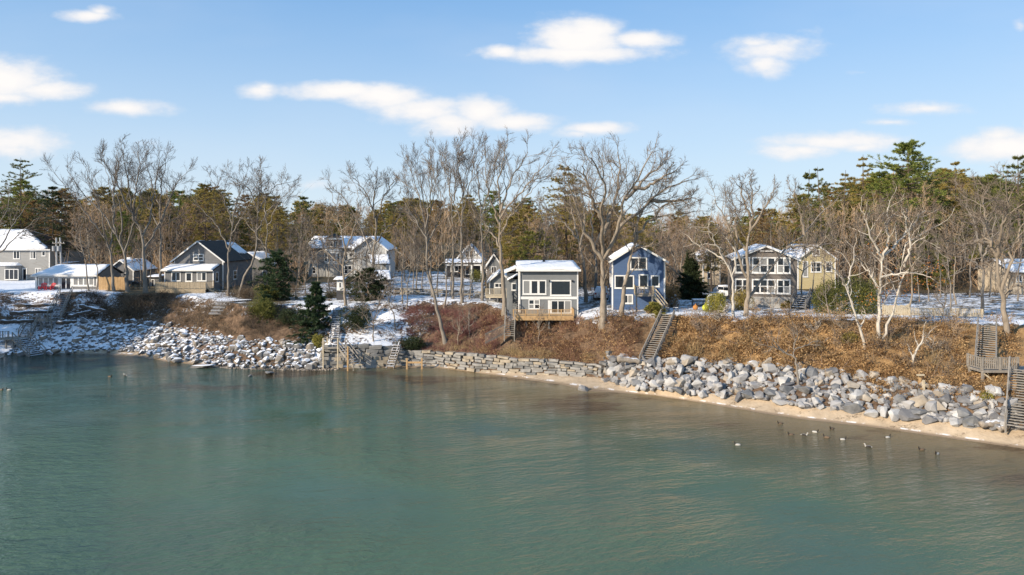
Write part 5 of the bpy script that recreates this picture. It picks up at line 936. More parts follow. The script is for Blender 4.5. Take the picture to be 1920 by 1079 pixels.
# --- right-hand fences and yard things
board_fence('board_fence', 'pale vertical board fence panel behind the birch trunks on the right', 1657, 1705, 72, 572, 14, 'wood_pale')
za = gz(WX(1706, 71.5), 71.5); rail_fence('picket_fence', 'low pale picket fence along the bank top between the birches and the right-hand stairs', (WX(1706, 71.5), 71.5, za), (WX(1842, 70.5), 70.5, gz(WX(1842, 70.5), 70.5) + .1), 46, posts=4, h=.85)
def metal_chair(label, px, d):
    z = gz(WX(px, d), d); t = thing('patio_chair', label, 'chair', (WX(px, d), d, z), rad(180), 'black metal chairs at the top of the blue house stairs'); m = MAT['metal_black']
    blk(t, 'seat', -.25, .25, -.25, .25, .42, .47, m)
    for sx in (-.23, .23):
        bar(t, 'leg', (sx, -.23, 0), (sx, -.23, .66), .05, .05, m); bar(t, 'leg', (sx, .23, 0), (sx, .3, .98), .05, .05, m); bar(t, 'arm', (sx, -.25, .66), (sx, .27, .66), .05, .04, m)
    for k in range(3): bar(t, 'back_slat', (-.23, .26 + .015 * k, .6 + .15 * k), (.23, .26 + .015 * k, .6 + .15 * k), .03, .07, m)
    blk(t, 'snow', -.22, .22, -.22, .22, .472, .52, MAT['snow'])
metal_chair('snow-dusted black metal chair on the left of the blue house stair head', 1250, 76); metal_chair('snow-dusted black metal chair on the right of the blue house stair head', 1267, 76)
def ball(name, label, cat, px, py, d, r, mat):
    bm = bmesh.new(); bmesh.ops.create_uvsphere(bm, u_segments=14, v_segments=9, radius=r); bmesh.ops.create_cone(bm, segments=10, radius1=r * .22, radius2=r * .16, depth=r * .5, cap_ends=True, matrix=Matrix.Translation((0, 0, r * 1.15))); me = bpy.data.meshes.new(name); bm.to_mesh(me); bm.free(); me.polygons.foreach_set('use_smooth', np.ones(len(me.polygons), bool)); o = mobj(name, me, MAT[mat]); o.location = (WX(px, d), d, gz(WX(px, d), d) + r * .85); tag(o, label, cat); return o
ball('mooring_buoy', 'yellow-green round mooring buoy lying in the snowy yard right of the stairs', 'buoy', 1323, 570, 77, .38, 'buoy_yellow'); ball('mooring_buoy', 'small orange mooring buoy beside the snowy table in the yard', 'buoy', 1304, 566, 78, .3, 'leaf_orange')
def table_(label, px, d, mat, w=1.5, l=.9):
    t = thing('patio_table', label, 'table', (WX(px, d), d, gz(WX(px, d), d))); blk(t, 'table_top', -w/2, w/2, -l/2, l/2, .7, .75, MAT[mat]); blk(t, 'snow', -w/2 + .04, w/2 - .04, -l/2 + .04, l/2 - .04, .752, .86, MAT['snow'])
    for sx in (-1, 1):
        for sy in (-1, 1): blk(t, 'leg', sx * (w/2 - .12) - .04, sx * (w/2 - .12) + .04, sy * (l/2 - .1) - .04, sy * (l/2 - .1) + .04, 0, .7, MAT[mat])
        blk(t, 'bench', -w/2, w/2, sy * 0 + sx * (l/2 + .45) - .14, sx * (l/2 + .45) + .14, .42, .47, MAT[mat]); blk(t, 'bench_leg', -w/2 + .2, -w/2 + .3, sx * (l/2 + .45) - .1, sx * (l/2 + .45) + .1, 0, .42, MAT[mat]); blk(t, 'bench_leg', w/2 - .3, w/2 - .2, sx * (l/2 + .45) - .1, sx * (l/2 + .45) + .1, 0, .42, MAT[mat])
table_('snow-covered picnic table in the yard right of the dark spruce', 1312, 82, 'wood_grey_dark', 1.8); table_('snow-covered picnic table farther back in the yard beside the white car', 1345, 88, 'wood_grey_dark', 1.8); table_('low snowy picnic table on the lawn below the shingled house steps', 1560, 74, 'wood_grey_dark', 1.4)
def arch():
    d = 77; t = thing('garden_arch', 'thin white garden arch in the yard left of the twisted trees', 'arch', (WX(1338, d), d, gz(WX(1338, d), d)))
    for y in (0, .5): s = Soup(); a = np.linspace(0, math.pi, 13); s.tubes(np.array([[(-.55, y, 0), (-.55, y, .8)] + [(-.55 * math.cos(k), y, 1.3 + .55 * math.sin(k)) for k in a] + [(.55, y, .8), (.55, y, 0)]]), np.full((1, 17), .035), 6); mobj('hoop', s.mesh('hoop', True), MAT['white_paint'], t)
    for k in range(5): bar(t, 'rung', (-.55, 0, .2 + .25 * k), (-.55, .5, .2 + .25 * k), .03, .03, MAT['white_paint'])
arch()
def car(label, px, d, turn):
    x = WX(px, d); t = thing('parked_car', label, 'car', (x, d, gz(x, d)), turn)
    b = MB(); pr = [(-2.1, .35), (2.1, .35), (2.15, .75), (1.95, .95), (1.0, 1.02), (.55, 1.55), (-1.5, 1.58), (-2.05, 1.05)]; n = len(pr); w = lambda z: .86 if z < 1.1 else .7
    V = [(px_, s * w(z), z) for s in (-1, 1) for px_, z in pr]; b.poly(V, [tuple(range(n)), tuple(range(2*n-1, n-1, -1))] + [(i, i + n, (i+1) % n + n, (i+1) % n) for i in range(n)]).build('body', MAT['car_white'], t)
    for s in (-1, 1):
        m = MB(); q = [(-1.35, 1.1), (-.35, 1.1), (-.35, 1.48), (-1.25, 1.48)]; q2 = [(-.27, 1.1), (.75, 1.1), (.42, 1.48), (-.27, 1.48)]
        for qq in (q, q2): m = MB(); yy = lambda z: s * (.71 + (1.58 - z) * .28); m.poly([(a, yy(z) , z) for a, z in qq] + [(a, yy(z) - s * .02, z) for a, z in qq], [(0,1,2,3),(7,6,5,4),(0,4,5,1),(1,5,6,2),(2,6,7,3),(3,7,4,0)]).build('window', MAT['glass_dark'], t)
        for a in (-1.3, 1.35):
            wl_ = MB().cyl((a, s * .7, .34), (a, s * .9, .34), .34, .34, 14).build('wheel', MAT['rubber'], t); MB().cyl((a, s * .89, .34), (a, s * .91, .34), .2, .18, 10).build('rim', MAT['metal_grey'], wl_)
        blk(t, 'headlight', 2.1, 2.17, s * .65 - .15, s * .65 + .15, .68, .82, MAT['glass_pale']); blk(t, 'tail_light', -2.13, -2.06, s * .68 - .1, s * .68 + .1, .8, 1.0, MAT['lamp_red'])
    MB().poly([(.6, -.66, 1.5), (.6, .66, 1.5), (1.03, .78, 1.04), (1.03, -.78, 1.04), (.58, -.66, 1.49), (.58, .66, 1.49), (1.0, .78, 1.03), (1.0, -.78, 1.03)], [(0,1,2,3),(7,6,5,4),(0,4,5,1),(1,5,6,2),(2,6,7,3),(3,7,4,0)]).build('windscreen', MAT['glass_dark'], t)
    blk(t, 'snow', -1.4, .5, -.66, .66, 1.585, 1.66, MAT['snow'])
car('white car parked in the yard behind the twisted bare trees', 1368, 90, rad(-60)); car('snow-topped white car parked between the trunks left of the blue house', 1128, 90, rad(80))
# --- waterfowl
def duck_mesh(style):
    s = Soup(); body = np.array([[(-.32, 0, .10), (-.24, 0, .09), (-.1, 0, .07), (.08, 0, .07), (.2, 0, .1), (.25, 0, .2), (.27, 0, .29), (.31, 0, .32), (.36, 0, .31)]]); s.tubes(body, np.array([[.02, .07, .13, .13, .085, .05, .06, .055, .02]]), 10)
    me = s.mesh('body', True); 
    for m in {0: ('duck_brown', 'duck_dark'), 1: ('duck_white', 'duck_dark'), 2: ('duck_dark', 'duck_white')}[style]: me.materials.append(MAT[m])
    idx = np.array([1 if (p.center.z > .17 or p.center.x > .2 or p.center.x < -.22) else 0 for p in me.polygons], np.int32); me.polygons.foreach_set('material_index', idx)
    b = Soup(); b.spikes(np.array([[.35, 0, .31]]), np.array([[.44, 0, .295]]), np.array([.022]), 5); bill = b.mesh('bill'); return me, bill
DK = [duck_mesh(k) for k in range(3)]
words_ = ['nearest the sand below the boulders', 'farthest out', 'in the middle of the flock', 'beside the darkest bird', 'at the right end of the flock', 'second from the right end', 'close under the beach', 'trailing the flock on the left', 'just ahead of the leftmost bird', 'alone toward the shore', 'between two pale birds', 'near the beach bend']
ducks = [(1383, 835, 1), (1463, 795, 0), (1483, 816, 0), (1508, 817, 2), (1528, 811, 1), (1550, 821, 0), (1580, 825, 1), (1628, 839, 2), (1664, 821, 1), (1728, 844, 0), (1757, 852, 1), (1560, 805, 0)]
wl2 = ['leftmost pale duck of the flock off the right beach', 'small brown duck nearest the beach at the left of the flock', 'brown duck just left of the black duck off the right beach', 'black duck in the left half of the flock', 'pale duck just above and right of the black duck', 'brown duck between the two pale ones mid flock', 'pale duck in the centre of the flock', 'black duck low in the right half of the flock', 'pale duck close to the right beach', 'brown duck second from the right of the flock', 'pale duck at the right end of the flock', 'brown duck nearest the sand in mid flock']
for (px, py, st), lb in list(zip(ducks, wl2)) + [((235, 705, 2), 'dark duck with pale flank on the water below the left boulders'), ((206, 707, 0), 'brown duck on the water left of the dark duck'), ((3, 732, 0), 'brown duck at the far left edge of the water'), ((17, 732, 1), 'pale duck beside the brown one near the far left edge'), ((470, 692, 1), 'white gull-like bird on the water near the flat dark rock')]:
    d = DZ(py, 0); t = thing('duck', lb, 'duck', (WX(px, d), d, -.03), random.uniform(-.6, .6) + (math.pi if random.random() < .4 else 0), 'ducks on the water'); t.scale = (.8,) * 3
    mobj('body', DK[st][0], None, t); mobj('bill', DK[st][1], MAT['bill'], t)
# ---------------------------------------------------------------- trees that can be told apart
def traced_tree(label, d, limbs, r, seed, mats=('bark_grey', 'twig_dark'), name='bare_tree', depth=.45, scale_r=1.0, **kw):
    """limbs: lists of sight-line points, the first is the trunk (base first); depth spreads limbs towards and away from the viewer"""
    rg = np.random.default_rng(seed + 500); bx, by = limbs[0][0]; X0 = WX(bx, d); z0 = min(gz(X0, d), WZ(by, d)) - .15; out = []
    for k, pts in enumerate(limbs):
        sl = 0 if k == 0 else rg.uniform(-1, 1) * depth + (.35 if k % 2 else -.35) * depth
        P = []; s = 0; off = 0
        if k: # start on the trunk's own depth
            off = 0
        for i, (px, py) in enumerate(pts):
            if i: s += math.hypot(px - pts[i-1][0], py - pts[i-1][1]) / FOC * d
            dd = d + sl * s; P.append((WX(px, dd) - X0, dd - d, WZ(py, dd) - z0))
        if k == 0: P[0] = (P[0][0], P[0][1], min(P[0][2], 0) - .3)
        r0 = r * .92 if k == 0 else r * .45; r1 = r * (.28 if k == 0 else .1)
        out.append((P, r0, r1))
    return put_tree(name, label, bare_meshes(seed, out, **kw), (X0, d, z0), mats)
dk = ('bark_grey', 'twig_dark'); lt = ('bark_light', 'twig_light'); md = ('bark_grey', 'twig_light')
T = traced_tree
# left group
T('bare tree leaning into the frame at the far left edge above the grey house', 112, [[(-35,552),(-30,500),(-10,480)],[(-10,480),(2,462),(18,433),(40,398),(58,372)],[(-30,500),(-20,450),(10,400),(20,360)],[(-10,480),(20,455),(45,430),(70,410)]], .3, 1, dk, n1=5, n2=5, n3=4)
T('bare tree with long limbs leaning left over the sunroom cottage', 103, [[(214,548),(210,505),(205,465),(184,430)],[(184,430),(154,391),(125,352),(102,325)],[(196,447),(190,400),(172,350),(160,312)],[(205,465),(215,400),(205,345),(195,300)]], .26, 2, dk, ang=.6, up=.12)
T('tall bare tree with fanned crown right of the sunroom cottage roof', 102, [[(239,548),(237,510),(233,477),(219,442),(212,410)],[(219,442),(190,398),(150,355),(125,318)],[(226,455),(228,400),(210,340),(195,298)],[(212,410),(212,360),(222,315),(218,290)],[(233,477),(250,420),(262,370),(268,330)]], .3, 3, dk, ang=.6, up=.12)
T('tallest bare tree left of the bungalow with a high fan-shaped crown', 101.5, [[(274,548),(270,500),(267,445),(252,409)],[(252,409),(243,367),(236,320),(228,280)],[(258,420),(232,372),(212,330),(188,296)],[(267,445),(282,400),(290,350),(300,302)],[(250,400),(255,350),(262,310),(258,285)],[(270,470),(292,430),(312,390),(330,345)]], .34, 4, dk, ang=.6, up=.12, n1=7)
T('straight slim bare tree just left of the bungalow gable', 104, [[(301,545),(301,480),(301,433),(300,388)],[(300,388),(285,345),(274,310),(267,287)],[(300,395),(303,350),(308,310),(312,290)],[(301,420),(320,365),(338,338),(354,318)],[(301,433),(280,392),(262,370),(250,350)]], .24, 5, dk, ang=.6, up=.12)
T('bare tree in front of the bungalow with a broad tangled crown', 97, [[(427,566),(428,520),(429,477),(436,424)],[(436,424),(424,385),(408,352),(395,338)],[(436,424),(441,385),(452,352),(460,330)],[(430,470),(410,430),(385,400),(362,382)],[(434,440),(455,405),(470,380),(480,362)]], .24, 6, dk, ang=.8)
T('bare tree with a crooked leaning trunk right of the bungalow', 96, [[(446,564),(457,522),(474,492),(481,460),(483,394)],[(483,394),(470,360),(452,342),(432,333)],[(483,394),(487,355),(490,325),(488,312)],[(484,400),(508,358),(528,345),(545,342)],[(481,440),(500,400),(520,380),(530,362)]], .24, 7, md, ang=.8)
T('bare tree rising behind the dark hemlock left of the villa', 93, [[(515,574),(507,520),(500,480),(501,420)],[(501,420),(495,380),(490,352),(482,335)],[(501,430),(515,395),(530,370),(545,355)],[(500,470),(480,440),(465,420),(452,410)]], .2, 8, dk)
T('gnarled bare tree in front of the villa with drooping low branches', 86, [[(648,580),(646,540),(643,500),(648,470)],[(648,470),(640,430),(630,395),(622,360)],[(648,470),(660,440),(670,400),(668,350)],[(643,500),(665,485),(690,490),(712,505)],[(645,520),(670,505),(680,530),(690,545)],[(643,500),(620,480),(605,470),(590,480)]], .24, 9, lt, ang=.9, up=.03)
T('big bare tree with spreading crown over the right wing of the villa', 92, [[(702,562),(700,516),(701,471),(706,430),(707,406)],[(700,480),(683,445),(664,400),(640,365),(622,350)],[(706,425),(700,380),(705,345),(700,322)],[(707,410),(720,370),(736,345),(748,328)],[(701,460),(725,430),(745,412),(762,390)],[(706,420),(690,370),(672,345),(660,332)]], .28, 10, dk, ang=.7)
T('tall slender bare tree left of the snowy lawn, leaning left at its foot', 80, [[(836,618),(815,560),(803,510),(800,460),(795,410)],[(795,410),(785,370),(775,335),(765,310)],[(797,430),(805,380),(812,340),(815,305)],[(800,450),(780,415),(765,390),(752,372)],[(800,460),(815,430),(826,405),(832,385)]], .24, 11, md, ang=.6, up=.12)
T('slim bare tree standing behind the leaning one at the snowy lawn', 94, [[(811,562),(808,520),(806,470),(800,410)],[(800,410),(790,360),(782,330),(778,306)],[(802,420),(812,370),(818,330),(820,310)],[(806,450),(785,410),(770,380),(760,352)]], .19, 12, dk, ang=.55, up=.12)
T('straight bare tree, the left one of the close trunks before the white-porched house', 92, [[(848,566),(849,500),(849,440),(846,380)],[(846,380),(838,330),(828,300),(820,280)],[(847,400),(855,345),(858,305),(856,280)],[(849,430),(830,380),(818,345),(812,320)],[(848,410),(868,370),(878,330),(880,300)]], .2, 13, md, ang=.55, up=.12)
T('straight bare tree, the middle one of the close trunks before the white-porched house', 89, [[(866,570),(866,500),(865,440),(868,370)],[(868,370),(862,325),(860,295),(862,274)],[(866,400),(880,350),(888,310),(890,282)],[(866,420),(850,380),(840,340),(836,310)]], .21, 14, md, ang=.55, up=.12)
T('straight bare tree, the right one of the close trunks before the white-porched house', 90, [[(905,572),(905,500),(903,440),(899,370)],[(899,370),(895,320),(905,290),(908,272)],[(901,400),(918,350),(928,312),(934,285)],[(903,430),(885,390),(876,350),(872,315)],[(902,410),(925,380),(950,350),(968,325)]], .21, 15, md, ang=.55, up=.12)
T('thick forked bare tree directly left of the modern grey house', 81, [[(946,590),(944,540),(939,477),(936,430),(938,390)],[(938,390),(934,340),(943,300),(951,276)],[(937,400),(955,345),(975,310),(990,285)],[(938,440),(960,400),(985,370),(1005,350)],[(936,420),(920,375),(912,335),(910,305)],[(939,465),(915,430),(900,405),(890,390)],[(938,410),(972,365),(1003,330),(1022,305)]], .3, 16, lt, ang=.6, up=.11, n1=7)
T('bare tree behind the right corner of the modern house', 88, [[(1100,585),(1098,540),(1093,492),(1085,448)],[(1085,448),(1075,410),(1068,375),(1060,350)],[(1088,460),(1096,415),(1092,370),(1085,335)],[(1085,448),(1060,420),(1040,400),(1020,392)]], .33, 17, lt)
T('bare tree behind the largest tree, between the modern and the blue house', 90, [[(1114,585),(1116,540),(1118,500),(1112,450)],[(1112,450),(1108,405),(1112,370),(1120,340)],[(1114,465),(1130,430),(1142,400),(1150,375)]], .28, 18, md)
T('largest bare tree with thick pale trunk and huge rounded crown beside the blue house', 73.2, [[(1130,618),(1131,560),(1130,510),(1130,480)],[(1130,490),(1113,462),(1098,436),(1084,398),(1070,355),(1062,325)],[(1130,480),(1131,433),(1126,405),(1135,359),(1122,320),(1108,296)],[(1131,440),(1148,400),(1158,350),(1162,310),(1158,285)],[(1132,485),(1148,458),(1163,415),(1172,370),(1186,350),(1202,318),(1220,290)],[(1150,455),(1165,422),(1188,407),(1208,392),(1220,374),(1246,355),(1292,338)],[(1172,375),(1195,352),(1222,325),(1248,305)],[(1220,376),(1246,378),(1275,376),(1305,372)],[(1128,410),(1112,380),(1098,340),(1092,312)],[(1186,352),(1215,350),(1245,330),(1270,318)]], .5, 19, lt, n1=8, ang=.7, depth=.6, up=.06)
T('leaning pale bare tree crossing the front of the blue house', 74, [[(1162,606),(1174,520),(1186,471),(1194,448)],[(1194,448),(1214,418),(1238,408),(1266,402),(1308,396)],[(1190,458),(1190,424),(1172,411),(1152,402)],[(1186,471),(1200,462),(1222,462),(1250,452)],[(1225,412),(1240,390),(1262,378),(1285,366)],[(1190,440),(1200,405),(1215,385),(1232,366)]], .33, 20, lt, n1=7, up=.05, ang=.8)
T('thin pale crooked tree, the left one before the shingled house', 71, [[(1376,632),(1375,580),(1372,520),(1357,487)],[(1357,487),(1330,470),(1306,458),(1285,440)],[(1357,487),(1340,450),(1330,425),(1335,400)],[(1372,520),(1380,490),(1372,460),(1355,440)]], .22, 21, ('bark_birch', 'twig_light'), up=.03, ang=.9)
T('twisted pale bare tree with a long limb leaning right across the shingled house', 71.5, [[(1393,618),(1401,566),(1404,510),(1398,470),(1406,433)],[(1406,433),(1411,400),(1410,365),(1405,340)],[(1400,520),(1386,488),(1370,433),(1350,398),(1340,375)],[(1402,560),(1440,508),(1474,466),(1508,440),(1537,403),(1572,372)],[(1406,433),(1425,405),(1440,380),(1452,352)],[(1398,470),(1380,440),(1378,400),(1368,370)],[(1508,440),(1500,400),(1495,375),(1480,350)],[(1474,466),(1500,462),(1530,462),(1560,455)],[(1409,410),(1395,380),(1388,355),(1380,345)]], .34, 22, lt, n1=7, up=.05, ang=.8)
T('white-barked leaning birch, left stem of the pair on the right bank', 62, [[(1631,712),(1622,650),(1602,585),(1585,536)],[(1585,536),(1572,515),(1560,500),(1545,488)],[(1590,548),(1592,515),(1600,485),(1605,455)],[(1612,615),(1620,600),(1622,590),(1620,580)]], .2, 23, ('bark_birch', 'twig_light'), n1=5, n2=5, n3=4, up=.03)
T('white-barked forked birch, right stem of the pair on the right bank', 62.5, [[(1643,714),(1646,636),(1649,567),(1651,520),(1653,489)],[(1653,489),(1640,455),(1625,420),(1615,385)],[(1653,489),(1665,450),(1660,415),(1668,380)],[(1648,645),(1668,606),(1680,556),(1696,511),(1693,464),(1727,439),(1766,420)],[(1651,520),(1685,514),(1715,512),(1745,520)],[(1650,545),(1635,520),(1620,500),(1608,485)],[(1696,500),(1705,460),(1700,425),(1690,395)],[(1655,480),(1690,450),(1710,425),(1735,395)]], .27, 24, ('bark_birch', 'twig_light'), n1=7, up=.05, ang=.8)
T('white dead snag among the brush above the boulders', 58, [[(1708,712),(1713,670),(1727,645),(1731,630)],[(1712,672),(1708,662),(1705,656),(1703,650)]], .17, 25, ('bark_birch', 'twig_light'), n1=2, n2=2, n3=2, n4=0, name='dead_snag')
T('big bare tree with thick trunk near the right edge', 63.5, [[(1893,668),(1886,611),(1880,556),(1870,517),(1869,481)],[(1869,481),(1855,456),(1832,432),(1808,415),(1785,405)],[(1869,481),(1878,430),(1888,390),(1886,345)],[(1878,545),(1895,480),(1908,440),(1925,410)],[(1882,560),(1900,538),(1920,536),(1945,525)],[(1869,481),(1850,425),(1845,385),(1850,350)],[(1855,456),(1825,455),(1800,460),(1775,452)]], .36, 26, lt, n1=7, up=.06, ang=.75)
T('slim bare tree behind the picket fence left of the big right-edge tree', 75, [[(1843,595),(1843,550),(1843,511),(1838,470)],[(1838,470),(1828,425),(1815,390),(1805,355)],[(1843,505),(1825,490),(1800,482),(1775,475)],[(1840,490),(1858,450),(1866,410),(1868,370)],[(1839,475),(1845,430),(1838,390),(1835,355)]], .22, 27, md, n1=6)
T('crooked little bare tree rooted in the boulders below the shingled house', 60, [[(1499,706),(1489,670),(1470,662),(1448,636)],[(1489,670),(1489,650),(1495,630),(1492,612)],[(1470,662),(1455,652),(1440,650),(1428,642)],[(1490,655),(1510,648),(1530,640),(1545,642)]], .13, 28, ('bark_grey', 'twig_light'), n1=5, n2=4, n3=3, n4=2, up=.02)
T('spiky leafless shrub with pale tangled branches between the central stairs and ladder', 79.5, [[(700,640),(700,615),(702,600)],[(700,615),(680,590),(665,580),(655,585)],[(702,600),(715,580),(730,570),(745,575)],[(700,610),(720,610),(738,625),(742,640)],[(701,605),(690,575),(682,560),(678,550)],[(700,612),(685,615),(675,630),(672,640)],[(702,600),(708,575),(716,555),(722,545)]], .11, 29, lt, name='bare_shrub', n1=7, n2=6, n3=4, n4=2, up=0, ang=1.0)
T('slim dark bare sapling on the snowy slope right of the central stairs', 83, [[(742,610),(738,590),(730,570),(727,545)],[(730,570),(735,540),(745,515),(748,495)],[(728,555),(718,530),(712,510),(708,490)]], .11, 30, dk, n1=4, n2=4, n3=3)
T('rounded pinkish bare tree standing right of the blue house', 92, [[(1277,575),(1277,540),(1276,515)],[(1276,515),(1262,480),(1252,445),(1248,420)],[(1276,515),(1280,470),(1285,430),(1288,405)],[(1276,515),(1295,475),(1310,445),(1322,425)],[(1276,520),(1255,500),(1245,480),(1240,460)],[(1278,500),(1300,490),(1320,480),(1335,470)]], .22, 31, ('bark_light', 'twig_pink'), n1=8, n2=6, up=.04, ang=.9)
for k, (px, d, lab, rr) in enumerate([(790, 82, 'thin bare sapling in the maroon brush below the snowy lawn', .07), (858, 79, 'thin pale sapling in the brush above the seawall', .07), (880, 80, 'second thin sapling in the brush left of the picket fence', .07), (1010, 76.5, 'small forked sapling under the front of the modern house deck', .06), (1552, 72, 'bare sapling on the bank top below the yellow house', .07), (1448, 70, 'thin sapling on the bank top before the shingled house', .06), (1765, 76, 'round leafless shrub behind the picket fence', .09)]):
    put_tree('bare_sapling', lab, bare_meshes(600 + k, auto_limbs(600 + k, 3.6 if k < 6 else 4.2, .5, .8 if k < 6 else 1.2, rr, 4 if k < 6 else 8, .3 if k < 6 else .12), 4, 4, 4, 2, twig=.012), (WX(px, d), d, gz(WX(px, d), d)), lt if k % 2 else md)
ORD = ['first', 'second', 'third', 'fourth', 'fifth', 'sixth', 'seventh', 'eighth', 'ninth', 'tenth', 'eleventh', 'twelfth']
def slender():
    rg = np.random.default_rng(444); vs = [bare_meshes(450 + k, auto_limbs(450 + k, 11, .7, .35, .1, 4, .4), 5, 5, 4, 3, twig=.014, ang=.6, up=.1) for k in range(4)]
    for k, v in enumerate(vs):
        for me, q in zip(v, (lt, dk, md, ('bark_light', 'twig_wood'))[k]): me.materials.append(MAT[q])
    for lo, hi, d0, d1, n, where in ((745, 800, 88, 104, 5, 'left of the close trunks before the snowy lawn'), (815, 925, 86, 104, 8, 'among the close trunks before the white-porched house'), (150, 300, 101, 108, 5, 'between the sunroom cottage and the bungalow'), (545, 720, 90, 122, 8, 'in the tangle before the villa'), (1240, 1345, 92, 104, 5, 'around the dark spruce'), (1500, 1690, 82, 100, 11, 'right of the shingled house'), (1700, 1918, 74, 94, 12, 'behind the picket fence')):
        for k in range(n):
            px = lo + (hi - lo) * (k + rg.uniform(.1, .9)) / n; d = rg.uniform(d0, d1); x = WX(px, d); t = thing('slender_tree', 'thin bare tree ' + where + ', ' + ORD[k] + ' from left', 'tree', (x, d, gz(x, d) - .1), rg.uniform(0, 6.28), 'thin young trees ' + where); sc = rg.uniform(.65, 1.15); t.scale = (sc, sc, sc)
            for me, nm in zip(vs[rg.integers(4)], ('trunk', 'crown')): mobj(nm, me, None, t)
slender()
def bank_shrubs():
    rg = np.random.default_rng(321); vs = []
    for k in range(3):
        v = bare_meshes(330 + k, auto_limbs(330 + k, 2.3, .4, 1.1, .05, 9, .08), 6, 5, 4, 3, twig=.011, ang=.8, wig=.25)
        for me, q in zip(v, (('bark_light', 'twig_pink'), ('bark_birch', 'twig_light'), ('bark_light', 'twig_wood'))[k]): me.materials.append(MAT[q])
        vs.append(v)
    for k, px in enumerate((1300, 1352, 1418, 1470, 1530, 1575, 1672, 1745, 1800)):
        d = float(np.interp(px, [1250, 1600, 1900], [70.5, 63.5, 58.5])) + rg.uniform(-1.2, 2.5); x = WX(px, d); t = thing('leafless_shrub', 'pale leafless shrub in the golden brush, ' + ORD[k] + ' from the beach stairs', 'shrub', (x, d, gz(x, d) - .05), rg.uniform(0, 6), 'leafless shrubs on the right bank'); sc = rg.uniform(.6, 1.0); t.scale = (sc * 1.2, sc * 1.2, sc)
        for me, nm in zip(vs[k % 3], ('stems', 'twigs')): mobj(nm, me, None, t)
bank_shrubs()
# ---------------------------------------------------------------- evergreens one can tell apart
def pine_at(label, px, top, d, seed, mats, name='pine_tree', z=None, **kw):
    x = WX(px, d); z = gz(x, d) if z is None else z; h = WZ(top, d) - z
    return put_tree(name, label, pine_meshes(seed, h, **kw), (x, d, z), mats)
pg, po, pb, pd = ('bark_pine', 'needle_green'), ('bark_pine', 'needle_olive'), ('bark_pine', 'needle_bright'), ('bark_pine', 'needle_dark')
pine_at('tall open-crowned pine at the far left behind the grey house', 42, 296, 140, 41, pg, base=.28, width=5.2, n_whorl=15, per=5, sparse=.2)
pine_at('dense dark pine right of the grey house, behind the utility poles', 100, 350, 128, 42, pd, base=.16, width=5.0, n_whorl=20, per=6, dens=1.3)
pine_at('tallest bright green pine on the right skyline', 1702, 267, 112, 43, pb, base=.36, width=7.6, n_whorl=20, per=7, sparse=.08, dens=1.6, tuft=.42, wide=.1)
pine_at('green pine left of the tallest one on the right skyline', 1648, 318, 114, 44, pb, base=.35, width=5.4, n_whorl=16, per=6, dens=1.4, wide=.1)
pine_at('dark thin pine behind the left shoulder of the tallest pine', 1618, 290, 125, 45, po, base=.35, width=3.6, n_whorl=15, per=5, sparse=.2)
pine_at('sparse ragged pine above the yellow house, the left one of two', 1515, 318, 112, 46, pg, base=.3, width=3.2, n_whorl=15, per=4, sparse=.3)
pine_at('sparse ragged pine above the yellow house, the right one of two', 1543, 312, 110, 47, pg, base=.3, width=3.6, n_whorl=15, per=4, sparse=.28)
pine_at('ragged pine between the yellow house and the tallest pine', 1580, 318, 118, 48, po, base=.3, width=3.6, n_whorl=15, per=4, sparse=.25)
pine_at('brownish pine right of the tallest one', 1795, 302, 118, 49, po, base=.35, width=4.6, n_whorl=14, per=5, sparse=.15)
pine_at('dark pine cut by the right edge of the picture', 1912, 290, 100, 50, pg, base=.4, width=4.6, n_whorl=14, per=5)
pine_at('rust-tinged pine rising behind the crown of the largest bare tree', 1062, 310, 112, 51, po, base=.3, width=5.2, n_whorl=17, per=6, dens=1.3)
pine_at('rounded olive pine behind the modern house, left of the rust-tinged one', 985, 392, 125, 52, po, base=.3, width=5.6, n_whorl=14, per=6, dens=1.2)
pine_at('low bright yellow-green pine directly above the roof of the modern house', 1000, 436, 104, 53, ('bark_pine', 'needle_yellow'), base=.2, width=5.6, n_whorl=12, per=6, dens=1.3, z=6.8)
pine_at('broad brown-green pine behind the bungalow crown', 385, 345, 132, 54, po, base=.3, width=6.0, n_whorl=15, per=6, dens=1.2)
pine_at('rounded green pine left of the villa', 565, 366, 130, 55, pg, base=.3, width=3.8, n_whorl=14, per=5); pine_at('rounded pine right behind the crooked leaning tree', 512, 366, 134, 56, po, base=.35, width=3.8, n_whorl=13, per=5)
pine_at('green pine top over the right wing of the villa', 735, 378, 148, 57, pg, base=.3, width=4.6, n_whorl=14, per=5); pine_at('dark spruce standing right of the blue house', 1297, 470, 90, 58, pd, 'spruce_tree', base=.04, width=2.3, n_whorl=24, per=8, cone=True, dens=1.5, sparse=.02, tuft=.28)
pine_at('young spruce with snow-flecked boughs left of the central stairs', 590, 528, 82, 59, ('bark_pine', 'needle_spruce'), 'spruce_tree', z=2.6, base=.03, width=3.2, n_whorl=22, per=8, cone=True, dens=1.4, tuft=.3, sparse=.2); pine_at('second young spruce further left on the snowy slope', 498, 552, 86, 60, ('bark_pine', 'needle_spruce'), 'spruce_tree', z=2.6, base=.03, width=2.8, n_whorl=18, per=7, cone=True, dens=1.2, tuft=.26)
pine_at('dark hemlock with spreading boughs right of the bungalow', 520, 472, 92, 61, ('bark_pine', 'needle_spruce'), 'hemlock_tree', base=.1, width=3.6, n_whorl=16, per=6, dens=1.2); pine_at('dark hemlock in front of the villa behind the gnarled tree', 692, 505, 91, 62, ('bark_pine', 'needle_dark'), 'hemlock_tree', base=.05, width=3.4, n_whorl=12, per=7, dens=1.3)
pine_at('green conifer seen through twigs at mid right, behind the birches', 1745, 440, 105, 63, pg, base=.1, width=4.4, n_whorl=15, per=6)
